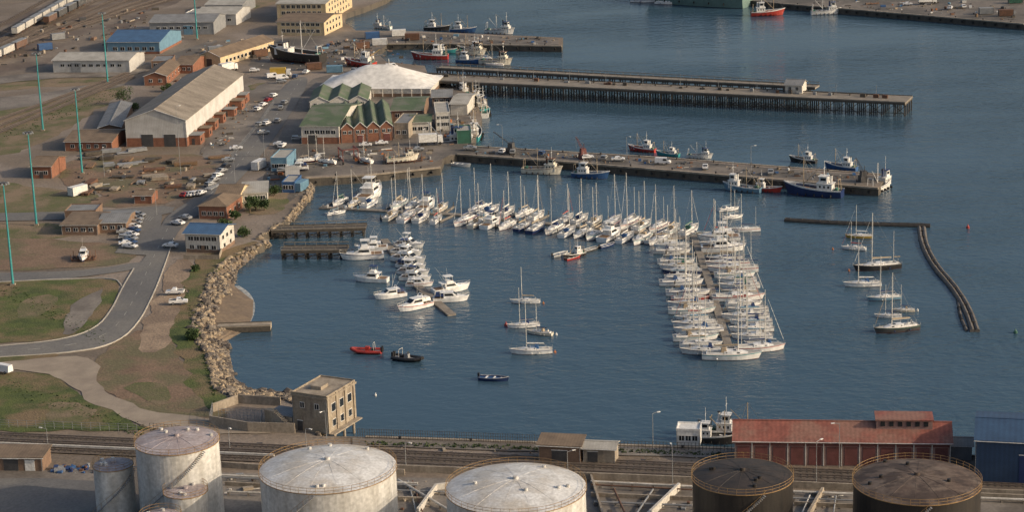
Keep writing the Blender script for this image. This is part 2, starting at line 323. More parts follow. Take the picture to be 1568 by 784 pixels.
for i in range(14):
    p=G(190+i*3.6-8,333+i*.5); mk.add([(p.x,p.y,LZ+ZL[0]+.006),(p.x+.12,p.y,LZ+ZL[0]+.006),(p.x+.5,p.y+5,LZ+ZL[0]+.006),(p.x+.38,p.y+5,LZ+ZL[0]+.006)],[(0,1,2,3)],paintw)
mk.obj('road_marking')
# ------------------------------------------------------------------ foreground ground
patch('concrete_yard',[(-200,722),(200,722),(700,735),(1200,752),(1800,770),(1800,900),(-200,900)],conc,0,sm=0)
patch('asphalt_yard',[(-200,736),(60,734),(145,738),(150,900),(-200,900)],asph,.3,sm=0)
patch('concrete_yard',[(540,672),(1000,687),(1568,705),(1568,718),(1000,700),(540,684)],conc,.3,sm=0)
def track(p,q):
    a=G(*p);b=G(*q); mb=MB(); d=(b-a); L=d.length; d/=L; nrm=Vector((-d.y,d.x)); ZL[0]+=.004
    mb.T=Matrix.Translation((a.x,a.y,LZ+ZL[0]))@Matrix.Rotation(math.atan2(d.y,d.x),4,'Z')
    mb.box(0,-1.7,0,L,1.7,.12,ballast,0,.35)
    for y in(-.55,.55): mb.box(0,y-.06,.2,L,y+.06,.36,steel)
    n=int(L/1.3)
    for i in range(n): mb.box(i*1.3,-1.1,.1,i*1.3+.3,1.1,.2,wood)
    mb.obj('railway_track')
for o in (0,9,19): track((-60,665+o),(1700,744+o*.95))
for k in range(9): track((-110+k*26-k*k,100-k*4),(150+k*32,-45))
for k in range(3): track((-60,205+k*11),(195+k*4,112+k*3))
def wall(name,pts,h,t,mt,z=LZ):
    mb=MB(); ribbon(mb,[G(*p) for p in pts],t,z,z+h,mt); mb.obj(name)
wall('concrete_wall',[(-60,682),(200,693),(420,703)],1.0,.4,plaster)
wall('concrete_wall',[(600,722),(1060,741),(1310,752),(1568,762)],1.4,.4,concw)
wall('concrete_wall',[(340,716),(420,722),(620,728)],1.2,.4,concw)
wall('concrete_wall',[(640,790),(668,752),(700,748)],1.4,.5,plaster)
wall('concrete_wall',[(990,800),(1040,752)],1.6,.5,plaster)
wall('concrete_wall',[(1235,800),(1260,757)],1.4,.5,concw)
wall('concrete_wall',[(905,735),(925,800)],1.2,.4,concw)
wall('concrete_wall',[(905,762),(1065,769)],1.0,.4,concw)
wall('concrete_wall',[(605,768),(660,770)],1.0,.4,concw)
wall('concrete_wall',[(345,745),(400,748)],1.0,.4,concw)
wall('concrete_wall',[(1216,776),(1310,780)],1.0,.4,concw)
wall('concrete_wall',[(1500,766),(1700,774)],1.4,.4,concw)
def fence(pts,h=1.8,st=1.2,mt=wood,z=LZ):
    mb=MB(); P=[G(*p) for p in pts]
    for a,b in zip(P[:-1],P[1:]):
        L=(b-a).length; n=max(1,int(L/st))
        for i in range(n+1):
            p=a.lerp(b,i/n); mb.tube((p.x,p.y,z),(p.x,p.y,z+h*R.uniform(.92,1.05)),.06,mt,n=4)
        for hh in(.35,.65,.95): mb.tube((a.x,a.y,z+h*hh),(b.x,b.y,z+h*hh),.035,mt,n=4)
    mb.obj('fence')
fence([(548,672),(700,677),(830,682)],2.2,.5); fence([(945,688),(1120,693)],1.8,.7)
fence([(230,660),(320,668)],1.8,.8); fence([(345,255),(400,190),(420,160)],2,2,grey)
fence([(0,655),(210,662)],1.8,2,grey); fence([(362,240),(425,240)],1.8,1.5,grey)
mb=MB()
for (a,b,zz,r,mt) in [((330,735),(640,748),1,.22,plaster),((330,738),(640,751),1,.18,grey),((610,742),(690,790),.9,.25,plaster),((905,745),(1060,753),1,.22,plaster),((905,750),(1060,758),1.,.15,rust),((1215,760),(1310,764),.9,.25,plaster),((940,756),(960,800),.9,.2,rust),((350,760),(400,762),.9,.2,plaster),((1500,770),(1700,778),.9,.25,plaster),((1215,770),(1310,774),.9,.15,grey),
    ((625,742),(640,800),.7,.15,grey),((632,742),(650,800),.7,.15,rust),((1000,756),(970,800),.8,.18,grey),((1240,765),(1225,800),.8,.15,plaster),((1280,766),(1275,800),.8,.15,grey),((610,757),(690,760),.8,.15,grey),((910,775),(1060,781),.8,.2,grey)]:
    p=G(*a);q=G(*b); mb.tube((p.x,p.y,LZ+zz),(q.x,q.y,LZ+zz),r,mt,n=8)
    L=(q-p).length
    for i in range(int(L/4)+1):
        c=p.lerp(q,i*4/L); mb.box(c.x-.2,c.y-.2,LZ,c.x+.2,c.y+.2,LZ+zz-r*.9,conc)
mb.obj('pipeline')
# ------------------------------------------------------------------ tanks
def tank(u,v,wpx,h,wm_,rm,roofh=1.2,stair=True):
    z=LZ+h; c=G(u,v,z); r=(G(u+wpx/2,v,z)-G(u-wpx/2,v,z)).length/2
    root=bpy.data.objects.new('storage_tank',None); sc.collection.objects.link(root); root.location=(c.x,c.y,LZ)
    n=64; mb=MB(); cs=[(math.cos(6.28318*i/n),math.sin(6.28318*i/n)) for i in range(n)]
    nb=int(h/2)
    for k in range(nb):
        z0=k*h/nb; z1=(k+1)*h/nb; rr=r-.012*k
        mb.add([(x*rr,y*rr,z0) for x,y in cs]+[(x*rr,y*rr,z1) for x,y in cs],[(i,(i+1)%n,n+(i+1)%n,n+i) for i in range(n)],wm_)
        mb.add([(x*rr,y*rr,z1) for x,y in cs]+[(x*(rr-.012),y*(rr-.012),z1) for x,y in cs],[(i,(i+1)%n,n+(i+1)%n,n+i) for i in range(n)],dgrey)
    mb.obj('shell',root)
    mb=MB(); rings=6; V=[(0,0,h+roofh)];Fs=[]
    for k in range(1,rings+1):
        t=k/rings; V+=[(x*r*1.01*t,y*r*1.01*t,h+.03+roofh*(1-t*t)) for x,y in cs]
    for i in range(n): Fs.append((0,1+i,1+(i+1)%n))
    for k in range(rings-1):
        for i in range(n): a=1+k*n+i;b=1+k*n+(i+1)%n; Fs.append((a,a+n,b+n,b))
    mb.add(V,Fs,rm); mb.tube((0,0,h+roofh-.05),(0,0,h+roofh+.5),.5,rm,n=12)
    for k in range(14):
        a=6.283*k/14
        for j in range(5):
            t0=.1+j*.18;t1=t0+.18
            mb.tube((math.cos(a)*r*t0,math.sin(a)*r*t0,h+.05+roofh*(1-t0*t0)),(math.cos(a)*r*t1,math.sin(a)*r*t1,h+.05+roofh*(1-t1*t1)),.025,rm,n=3)
    for k in range(5):
        a=R.random()*6.28; d=r*R.uniform(.4,.9); zz=h+roofh*(1-(d/r)**2); mb.tube((math.cos(a)*d,math.sin(a)*d,zz-.1),(math.cos(a)*d,math.sin(a)*d,zz+.5),.35,wm_,n=10)
    o=mb.obj('roof',root)
    for p in o.data.polygons: p.use_smooth=len(p.vertices)<=4 and p.area>.8
    mb=MB(); m_=int(r*4)
    for k in range(m_):
        a=6.28318*k/m_; a2=6.28318*(k+1)/m_; x,y=math.cos(a)*(r+.1),math.sin(a)*(r+.1); x2,y2=math.cos(a2)*(r+.1),math.sin(a2)*(r+.1)
        mb.tube((x,y,h-.1),(x,y,h+1.1),.035,railm,n=4)
        for hh in(.55,1.1): mb.tube((x,y,h+hh),(x2,y2,h+hh),.04,railm,n=4)
        mb.tube((x,y,h-.02),(x2,y2,h-.02),.09,railm,n=4)
    mb.obj('railing',root)
    if stair:
        mb=MB(); ns=int(h/.25); a0=math.radians(200)
        for k in range(ns):
            a=a0+k*.28/(r+.5)
            for rr in(r+.15,r+.95):
                if k%4==0 and rr>r+.5: mb.tube((math.cos(a)*rr,math.sin(a)*rr,k*.25),(math.cos(a)*rr,math.sin(a)*rr,k*.25+1),.03,railm,n=4)
            p=Matrix.Rotation(a,4,'Z'); mb.T=p; mb.box(r+.1,-.14,k*.25,r+.95,.14,k*.25+.05,grey); mb.T=None
            a2=a+.28/(r+.5); mb.tube((math.cos(a)*(r+.95),math.sin(a)*(r+.95),k*.25+1),(math.cos(a2)*(r+.95),math.sin(a2)*(r+.95),k*.25+1.25),.03,railm,n=4)
        mb.obj('stair',root)
tank(271,675,126,15,tankw,tankr1,.9); tank(173,712,60,10,tankw,tankr1,.4); tank(284,752,66,8.5,tankw,tankr1,.4,False); tank(246,792,62,7,tankw,tankr1,.4,False)
tank(502,718,207,13,tankw,tankr,1.8); tank(790,748,214,13,tankw,tankr,1.8); tank(1137,730,155,13,tankk,tankkr,1.2); tank(1404,738,196,13,tankk,tankbr,1.3)
# ------------------------------------------------------------------ buildings
def bld(name,A,B,C,h,main='AB',roof='x',rh=1.5,wall_=plaster,rm=roofgy,fw_=None,sw_=None,doors=(),over=.4,z=LZ,base=None,sidewall=None,vents=0,zt=None):
    a,b,c=G(*A,z),G(*B,z),G(*C,z)
    if main=='AB':
        ex=(b-a); wd=ex.length; ex/=wd; ey=Vector((-ex.y,ex.x)); d=max(3,abs((c-b).dot(ey))); o=a
    else:
        ey=(c-b); d=ey.length; ey/=d; ex=Vector((ey.y,-ey.x)); wd=abs((b-a).dot(ex)); o=b-ex*wd
    root=bpy.data.objects.new(name,None); sc.collection.objects.link(root); root.location=(o.x,o.y,z); root.rotation_euler=(0,0,math.atan2(ex.y,ex.x))
    W=MB(); W.box(0,0,0,wd,d,h,wall_)
    if sidewall: W.box(wd-.1,.02,.01,wd+.03,d-.02,h-.02,sidewall)
    if base: W.box(-.04,-.04,0,wd+.04,d+.04,base[1],base[0])
    Rf=MB(); ov=over
    if roof=='x':
        W.add([(0,0,h),(0,d,h),(0,d/2,h+rh),(wd,0,h),(wd,d,h),(wd,d/2,h+rh)],[(0,1,2),(3,4,5)],wall_)
        e=rh*ov/(d/2)
        for s in(0,1):
            y0=-ov if s==0 else d+ov; Rf.add([(-ov,y0,h-e+.05),(wd+ov,y0,h-e+.05),(wd+ov,d/2,h+rh+.05),(-ov,d/2,h+rh+.05),(-ov,y0,h-e+.2),(wd+ov,y0,h-e+.2),(wd+ov,d/2,h+rh+.2),(-ov,d/2,h+rh+.2)],[(0,1,2,3),(4,5,6,7),(0,1,5,4),(1,2,6,5),(3,0,4,7)],rm)
        Rf.box(-ov-.02,d/2-.2,h+rh+.15,wd+ov+.02,d/2+.2,h+rh+.27,rm)
    elif roof=='y':
        W.add([(0,0,h),(wd,0,h),(wd/2,0,h+rh),(0,d,h),(wd,d,h),(wd/2,d,h+rh)],[(0,1,2),(3,4,5)],wall_)
        e=rh*ov/(wd/2)
        for s in(0,1):
            x0=-ov if s==0 else wd+ov; Rf.add([(x0,-ov,h-e+.05),(x0,d+ov,h-e+.05),(wd/2,d+ov,h+rh+.05),(wd/2,-ov,h+rh+.05),(x0,-ov,h-e+.2),(x0,d+ov,h-e+.2),(wd/2,d+ov,h+rh+.2),(wd/2,-ov,h+rh+.2)],[(0,1,2,3),(4,5,6,7),(0,1,5,4),(1,2,6,5),(3,0,4,7)],rm)
            Rf.tube((x0,-ov-.03,h-e+.1),(wd/2,-ov-.03,h+rh+.12),.12,white,n=4)
        Rf.box(wd/2-.2,-ov-.02,h+rh+.15,wd/2+.2,d+ov+.02,h+rh+.27,rm)
    elif roof=='hip':
        q=min(wd,d)/2
        if wd>=d: r1,r2=(q,d/2),(wd-q,d/2)
        else: r1,r2=(wd/2,q),(wd/2,d-q)
        v=[(-ov,-ov,h+.05),(wd+ov,-ov,h+.05),(wd+ov,d+ov,h+.05),(-ov,d+ov,h+.05),(*r1,h+rh),(*r2,h+rh)]
        fs=[(0,1,5,4),(1,2,5),(2,3,4,5),(3,0,4)] if wd>=d else [(0,1,4),(1,2,5,4),(2,3,5),(3,0,4,5)]
        Rf.add(v,fs+[(0,1,2,3)],rm)
    elif roof=='shed':
        W.add([(0,d,h),(wd,d,h),(wd,d,h+rh),(0,d,h+rh),(0,0,h),(wd,0,h)],[(0,1,2,3),(4,0,3),(5,1,2)],wall_)
        Rf.add([(-ov,-ov,h+.05),(wd+ov,-ov,h+.05),(wd+ov,d+ov,h+rh+.05),(-ov,d+ov,h+rh+.05),(-ov,-ov,h+.2),(wd+ov,-ov,h+.2),(wd+ov,d+ov,h+rh+.2),(-ov,d+ov,h+rh+.2)],[(0,1,2,3),(4,5,6,7),(0,1,5,4),(1,2,6,5),(2,3,7,6),(3,0,4,7)],rm)
    else:
        Rf.box(.15,.15,h,wd-.15,d-.15,h+.12,rm)
        for q in((-.05,-.05,wd+.05,.15),(-.05,d-.15,wd+.05,d+.05),(-.05,.15,.15,d-.15),(wd-.15,.15,wd+.05,d-.15)): Rf.box(q[0],q[1],h-.1,q[2],q[3],h+.4,wall_)
    for k in range(vents):
        if roof=='y': Rf.box(wd/2-.6,d*(k+.5)/vents-.6,h+rh,wd/2+.6,d*(k+.5)/vents+.6,h+rh+.8,grey)
        else: Rf.box(wd*(k+.5)/vents-.5,d*.5-.5,h+rh*(roof=='x'),wd*(k+.5)/vents+.5,d*.5+.5,h+rh*(roof=='x')+.8,grey)
    W.obj('walls',root); Rf.obj('roof',root)
    Wn=MB()
    def row(side,n,z0,ww,wh,mg=.08):
        L=wd if side=='f' else d
        for k in range(n):
            x=L*(mg+(1-2*mg)*(k+.5)/n); x0,x1=x-ww/2,x+ww/2
            for (g,mt,p) in((.1,white,.05),(0,glass,.08)):
                if side=='f': Wn.box(x0-g,-p,z0-g,x1+g,.06,z0+wh+g,mt)
                else: Wn.box(wd-.06,x0-g,z0-g,wd+p,x1+g,z0+wh+g,mt)
            if side=='f': Wn.box(x-.04,-.1,z0,x+.04,-.02,z0+wh,white)
    for f in (fw_ or []): row('f',*f)
    for f in (sw_ or []): row('s',*f)
    if Wn.v: Wn.obj('windows',root)
    if doors:
        D=MB()
        for sd,p,ww,hh,mt in doors:
            if sd=='f': D.box(p*wd-ww/2,-.07,0,p*wd+ww/2,.05,hh,mt); D.box(p*wd-ww/2-.12,-.05,hh,p*wd+ww/2+.12,.05,hh+.15,white)
            else: D.box(wd-.05,p*d-ww/2,0,wd+.09,p*d+ww/2,hh,mt)
        D.obj('door',root)
    G2=MB(); 
    if roof in('x','shed'): G2.tube((-ov,-ov-.06,h-.05),(wd+ov,-ov-.06,h-.05),.08,white,n=4)
    G2.tube((.1,-.1,0),(.1,-.1,h-.1),.06,grey,n=4); G2.tube((wd-.1,-.1,0),(wd-.1,-.1,h-.1),.06,grey,n=4); G2.obj('gutter',root)
    return root,wd,d
wh,wd,d=bld('warehouse',(187,230),(287,224),(374,150),9.0,'BC','y',3.6,sheetw,roofg,base=(brick,3.0),sidewall=sheety,doors=[('f',.35,4,4.2,dgrey),('f',.72,4,4.2,dgrey),('s',.12,3,3.5,brickb)],sw_=[(14,1.2,1.6,1.6)],vents=0)
lt=MB()
for k in range(7):
    y0=d*(.03+k*.14); dp=R.uniform(3,4.5); L=R.uniform(3.5,6); hh=R.uniform(2.4,3.4); lt.box(wd+.05,y0,0,wd+dp,y0+L,hh,brick); lt.box(wd+.06,y0-.2,hh,wd+dp+.3,y0+L+.2,hh+.18,R.choice([roofbr,roofgy])); lt.box(wd+dp-.05,y0+1,1,wd+dp+.06,y0+2.2,2.1,glass); lt.box(wd+1,y0-.06,0,wd+2,y0+.05,2.1,dgrey)
lt.obj('lean_to',wh)
bld('brick_house',(100,231),(172,231),(186,212),3.2,roof='x',rh=1.6,wall_=brick,rm=roofbr,fw_=[(5,1.1,1.2,1.1)],doors=[('f',.5,1,2.1,teal)])
bld('workshop_shed',(150,212),(186,207),(203,170),3.0,'BC','y',1.0,brickb,roofgy)
bld('blue_roof_shed',(165,82),(245,82),(262,64),5,roof='x',rh=2.6,wall_=lblue,rm=roofbl,fw_=[(6,1.5,1.8,1.4)],base=(brick,1))
bld('storage_shed',(82,111),(199,111),(211,98),5,roof='x',rh=1.4,wall_=sheetw,rm=rooflt,fw_=[(9,2.5,1.6,1)],doors=[('f',.3,4,4,grey)])
bld('storage_shed',(230,53),(328,52),(343,40),5.5,roof='x',rh=1.8,wall_=grey,rm=roofgy,fw_=[(8,2.5,1.6,1)],doors=[('f',.6,4,4,lblue)])
bld('storage_shed',(300,38),(362,38),(376,26),5,roof='x',rh=1.5,wall_=sheetw,rm=rooflt,fw_=[(5,2,1.6,1)])
bld('storage_shed',(315,20),(372,20),(382,10),4,roof='x',rh=1.5,wall_=grey,rm=rooflt)
bld('cream_office_block',(425,53),(497,54),(517,40),5.8,roof='x',rh=1.5,wall_=creamw,rm=roofbr,fw_=[(8,1.2,1.5,1.4),(8,4.1,1.5,1.2)],sw_=[(5,1.2,1.5,1.4),(5,4.1,1.5,1.2)])
bld('cream_office_block',(425,34),(500,34),(528,10),8.5,roof='x',rh=2.0,wall_=creamw,rm=rooflt,fw_=[(8,6.4,1.5,1.5),(8,3.6,1.5,1.5)],sw_=[(8,1.2,1.5,1.4),(8,4.1,1.5,1.4),(8,6.7,1.5,1.3)])
bld('brown_roof_shed',(307,99),(338,102),(420,76),4.0,'BC','y',2.0,creamw,roofbr,sw_=[(12,1.2,1.5,1.2)],doors=[('f',.5,2.5,3,dgrey)])
bld('brick_workshop',(222,130),(256,130),(278,110),3.6,'BC','y',1.5,brick,roofbr,sw_=[(4,1.2,1.2,1.2)],fw_=[(2,1.2,1.2,1.2)])
bld('brick_workshop',(268,112),(296,112),(316,98),3.6,'AB','x',1.5,brick,roofbr,fw_=[(3,1.2,1.2,1.2)])
bld('brick_workshop',(232,106),(262,105),(270,96),3,'AB','flat',0,brickb,roofgy,fw_=[(3,1.2,1.2,1.2)])
bld('clubhouse',(285,386),(338,388),(347,372),5.4,roof='x',rh=1.3,wall_=plaster,rm=roofbl,fw_=[(5,3.4,1.4,1.1),(4,1.0,1.2,1.1)],sw_=[(3,3.4,1.2,1.1),(2,1.0,1.2,1.1)],doors=[('f',.5,1.2,2.1,brickb)],over=.6,base=(brickb,1.0))
wall('garden_wall',[(281,397),(336,398),(340,385)],1.3,.25,concw)
bld('brick_cottage',(305,335),(348,336),(362,318),3.8,roof='hip',rh=1.8,wall_=brick,rm=roofbr,fw_=[(4,1.1,1.2,1.1)],sw_=[(3,1.1,1.2,1.1)])
bld('boathouse',(330,318),(366,318),(378,300),3.4,roof='x',rh=1.8,wall_=creamw,rm=roofbr,fw_=[(3,1.1,1.2,1.1)])
bld('white_shed',(372,312),(410,310),(413,297),3.2,roof='shed',rh=.8,wall_=plaster,rm=rooflt,fw_=[(4,1.1,1.4,1.1)])
bld('low_office',(95,360),(150,360),(158,344),3.0,roof='shed',rh=.7,wall_=brickb,rm=roofbr,fw_=[(4,1.1,1.2,1)])
bld('low_office',(152,357),(194,356),(198,338),3.0,roof='x',rh=.8,wall_=brickb,rm=roofgy,fw_=[(3,1.1,1.2,1)])
bld('low_office',(100,340),(148,339),(154,328),3.0,roof='flat',rh=.7,wall_=brickb,rm=roofgy,fw_=[(3,1.1,1.2,1)])
bld('brick_hut',(48,273),(80,273),(90,258),4.0,roof='x',rh=1.5,wall_=brick,rm=roofbr,fw_=[(2,1.3,1.2,1.1)],doors=[('f',.5,1.2,2.2,dgrey)])
bld('brick_hut',(206,312),(233,312),(238,304),2.6,roof='x',rh=.8,wall_=brick,rm=roofbr,fw_=[(1,1.1,1,1)])
bld('blue_kiosk',(415,262),(440,262),(450,248),4,roof='flat',rh=1,wall_=lblue,rm=rooflt,fw_=[(3,1.1,1.4,1.2)])
bld('blue_kiosk',(432,295),(452,295),(458,284),3,roof='flat',rh=1,wall_=blue,rm=rooflt,fw_=[(2,1.1,1.4,1.2)])
bld('white_shed',(440,283),(458,282),(464,268),3,roof='x',rh=1,wall_=plaster,rm=rooflt)
bld('harbour_store',(285,30),(300,30),(304,24),3,roof='flat',rh=1,wall_=white,rm=rooflt)
# green-roofed fish factory
bld('green_roof_factory',(462,220),(520,220),(542,184),6.0,'AB','x',3.0,plaster,roofgn,base=(brick,2.2),fw_=[(6,3.4,1.4,1.2)],doors=[('f',.3,3,3,dgrey)],sw_=[(5,3,1.2,1.2)])
for k in range(4):
    bld('green_roof_factory',(523+k*20,219-k*1.2),(542.5+k*20,218-k*1.2),(556+k*20,182-k*1.2),4.8,'AB','y',1.9,brick,roofgn,over=.15,fw_=[(2,3.0,1,1)],doors=[('f',.5,2,2.4,redw)] if k%2 else ())
for k in range(3):
    bld('green_roof_factory',(475+k*30,171-k),(504+k*30,170-k),(516+k*30,150-k),3.6,'AB','y',1.7,plaster,roofgn,over=.2,fw_=[(2,2.0,1,1)])
bld('green_roof_store',(600,188),(648,187),(664,166),4.4,'AB','x',1.6,brickb,roofgn,fw_=[(4,2.0,1.4,1.2)])
bld('green_roof_store',(628,205),(660,204),(666,192),4,'AB','x',1.2,plaster,roofgn,fw_=[(3,1.2,1.4,1.2)])
bld('ice_plant',(604,212),(626,212),(632,196),5,'AB','flat',1,concw,roofgy,fw_=[(2,1.6,1.2,1.2)])
bld('fish_store',(668,200),(690,199),(700,182),6,'AB','flat',1,plaster,rooflt,fw_=[(3,1.6,1.2,1.2),(3,4,1.2,1)])
bld('fish_store',(690,176),(716,176),(722,160),4,'AB','x',1,plaster,rooflt)
bld('fish_store',(662,163),(692,162),(702,150),3.4,'AB','x',1.2,brickb,roofgy,fw_=[(3,1.4,1.2,1.2)])
bld('fish_store',(700,220),(722,219),(724,210),4,'AB','flat',1,green,rooflt)
# marquee
def tent():
    root=bpy.data.objects.new('white_marquee',None); sc.collection.objects.link(root)
    c0=G(484,148);c1=G(660,148); ex=(c1-c0); W_=ex.length; ex/=W_; root.location=(c0.x,c0.y,LZ); root.rotation_euler=(0,0,math.atan2(ex.y,ex.x)); D_=27; mb=MB()
    top=10.6; ev=3.0; nx,ny=36,16; V=[]
    for j in range(ny+1):
        for i in range(nx+1):
            s=i/nx;t=j/ny
            a=s/.40 if s<.40 else (1 if s<.60 else (1-s)/.40); b_=1-abs(t-.5)/.5
            e=min(a,b_*1.0); k=6; e=-math.log(math.exp(-k*a)+math.exp(-k*b_))/k+.0; e=max(0,min(1,e))
            V.append((W_*s,D_*t,ev+(top-ev)*(e**1.1)))
    mb.add(V,[(j*(nx+1)+i,j*(nx+1)+i+1,(j+1)*(nx+1)+i+1,(j+1)*(nx+1)+i) for j in range(ny) for i in range(nx)],tentm); o=mb.obj('canopy',root)
    for p in o.data.polygons: p.use_smooth=True
    mb=MB(); mb.box(.3,.3,0,W_-.3,D_-.3,2.95,plaster); mb.box(.2,.2,0,W_-.2,D_-.2,1.2,brickb); mb.obj('walls',root)
    mb=MB()
    for i in range(13):
        for y in(0,D_): mb.tube((W_*i/12,y,0),(W_*i/12,y,ev+.05),.12,alu)
    for x in(.42,.58): mb.tube((W_*x,D_/2,8),(W_*x,D_/2,top+1.2),.12,alu)
    mb.obj('poles',root)
tent()
# pump house
rt,pw,pd=bld('pump_house',(450,658),(503,666),(524,636),8.0,'AB','flat',0,concw2,concw,sw_=[(3,4.4,1.5,1.7),(3,1.2,1.2,1.4)],fw_=[(2,5.2,.9,1.1)],doors=[('f',.2,1.2,2.2,dgrey)])
mb=MB()
mb.box(-.25,-.25,7.5,pw+.25,pd+.25,7.9,concw2)
for k in range(4):
    mb.box(pw-.05,pd*k/3.3,-.4,pw+.22,pd*k/3.3+.5,8.2,concw2)
for k in range(3): mb.tube((pw+.9,1+k*pd/3,-5),(pw+.9,1+k*pd/3,.1),.3,concw,n=8)
mb.box(pw+.1,0,-.1,pw+1.4,pd,.15,concw)
for k in range(14): mb.box(-4+k*.35,-1.6,0,-3.65+k*.35,-.3,4-k*.28,concw)
mb.box(-6,-1.6,0,-4,-.3,4.1,concw2); mb.box(-6.5,0,0,-.2,5,2.6,concw2); mb.box(-6.6,-.1,2.6,-.25,5.1,2.8,roofgy); mb.box(pw*.3,pd*.3,8.1,pw*.6,pd*.55,8.9,concw)
mb.obj('stair_and_annex',rt)
wall('compound_wall',[(322,645),(322,652),(380,662),(452,664)],2.2,.3,concw); wall('compound_wall',[(326,632),(365,618),(430,622)],2.0,.3,concw)
fence([(322,652),(326,632)],2.4,.8,grey); fence([(400,662),(402,640)],2.0,.8,grey); fence([(335,640),(440,645)],2.2,.8,grey)
# red warehouse and others on near quay
r_,rw,rd=bld('red_roof_warehouse',(1125,712),(1455,716),(1457,692),5,'AB','x',2.6,pinkw,roofrd,over=.5)
mb=MB()
for k in range(12):
    x=rw*(k+.5)/12; mb.box(x-1.2,-.12,.2,x+1.2,.05,3.9,redw)
    mb.box(x+1.55,-.16,0,x+1.75,.05,4.8,plaster)
mb.box(0,-.14,4.1,rw,.04,4.5,redw)
mb.obj('door_panels',r_)
mb=MB(); mb.box(rw*.66,rd*.3,6.2,rw*.92,rd*.8,8.6,pinkw); mb.box(rw*.655,rd*.25,8.6,rw*.925,rd*.85,8.85,roofrd)
for k in range(6): mb.box(rw*(.68+k*.04),rd*.28,7.4,rw*(.70+k*.04),rd*.31,8.3,glass)
mb.obj('monitor',r_)
bb,bw,bd=bld('blue_warehouse',(1492,740),(1640,748),(1640,702),8.6,'AB','x',1.6,bluew,roofnv,doors=[('f',.6,5,6,navy)],over=.3)
bld('corrugated_shed',(825,708),(889,711),(893,698),3.6,roof='shed',rh=.6,wall_=brickb,rm=roofbr,doors=[('f',.5,3,2.6,dgrey)])
bld('corrugated_shed',(893,710),(942,712),(946,700),3.2,roof='x',rh=.6,wall_=concw,rm=rooflt,doors=[('f',.3,2,2.5,dgrey)])
bld('corrugated_shed',(-30,722),(66,723),(74,708),3.0,roof='shed',rh=.5,wall_=brickb,rm=roofbr,doors=[('f',.5,3,2.6,dgrey),('f',.8,2,2.4,white)])
bld('control_cabin',(1036,684),(1072,685),(1076,674),3.4,roof='flat',rh=0,wall_=white,rm=white,fw_=[(3,1.3,1,1)])
bld('pump_shed',(1456,706),(1488,707),(1490,695),3.2,roof='x',rh=.8,wall_=grey,rm=rooflt)
# ------------------------------------------------------------------ piers on piles
def pier(name,A,B,wd,z,step,rows,deckm,rail=True,cross=True,th=.6):
    a=G(*A,z);b=G(*B,z); d=b-a; L=d.length; root=bpy.data.objects.new(name,None); sc.collection.objects.link(root); root.location=(a.x,a.y,0); root.rotation_euler=(0,0,math.atan2(d.y,d.x))
    mb=MB(); mb.box(0,0,z-th,L,wd,z,deckm); mb.box(0,-.15,z-th-.2,L,-.001,z-.1,wood); mb.box(0,wd+.001,z-th-.2,L,wd+.15,z+.2,wood)
    mb.box(0,.0,z+.002,L,.3,z+.28,woodd); mb.obj('deck',root)
    mb=MB(); n=int(L/step)
    for i in range(n+1):
        x=min(L-.3,i*step+.3)
        for r in range(rows):
            y=.4+(wd-.8)*r/max(1,rows-1); mb.tube((x+R.uniform(-.1,.1),y,-3),(x,y,z-th),.24,pile,n=6)
        mb.box(x-.22,-.2,z-th-.55,x+.22,wd+.2,z-th-.02,wood)
        if cross and i<n:
            mb.tube((x,.0,.4),(x+step,.0,z-th-.4),.11,pile,n=4)
            if i%2: mb.tube((x,.02,z-th-.4),(x+step,.02,.4),.11,pile,n=4)
    mb.tube((0,0,1.2),(L,0,1.2),.12,pile,n=4)
    mb.obj('piles',root)
    if rail:
        mb=MB(); 
        for i in range(int(L/3)+1):
            for y in(.15,wd-.15): mb.tube((i*3,y,z),(i*3,y,z+1.1),.07,woodd,n=4)
        for y in(.15,wd-.15):
            mb.box(0,y-.06,z+.95,L,y+.06,z+1.15,woodd)
        mb.obj('handrail',root)
    return root,L
pier('timber_jetty',(636,122),(1386,157),12,5,4.2,5,woodd,rail=False)
r2,L2=pier('timber_jetty',(668,104),(1248,134),5.5,5,4.2,3,woodd)
a=G(640,112,5);b=G(1382,148,5); mb=MB(); dd=(b-a); L=dd.length; mb.T=Matrix.Translation((a.x,a.y,5))@Matrix.Rotation(math.atan2(dd.y,dd.x),4,'Z')
for y in(-1.5,-1.0): mb.tube((0,y,.6),(L*.97,y,.6),.14,wood,n=6)
for i in range(int(L/6)): mb.box(i*6,-1.8,0,i*6+.25,-.7,.5,wood)
for i in range(26):
    x=R.uniform(5,L-5); mb.box(x,-4,0,x+R.uniform(1,2),-3.2,R.uniform(.5,1.3),R.choice([grey,rust,wood]))
for i in range(12): mb.tube((20+i*L/13,-2.5,0),(20+i*L/13,-2.5,R.uniform(3,5)),.08,grey,n=4)
mb.obj('jetty_pipeline')
bld('jetty_hut',(1202,142),(1228,143),(1234,137),3,'AB','x',1.2,plaster,roofgy,z=5.02,fw_=[(2,1.1,1,1.2)])
pier('footbridge_jetty',(430,384),(530,383),5,2.6,3.2,3,wood,rail=True)
pier('footbridge_jetty',(415,353),(560,349),5,2.6,3.2,3,wood,rail=True)
pier('concrete_slip_jetty',(305,503),(414,499),3.2,1.5,6,2,concw,rail=False,cross=False,th=1.2)
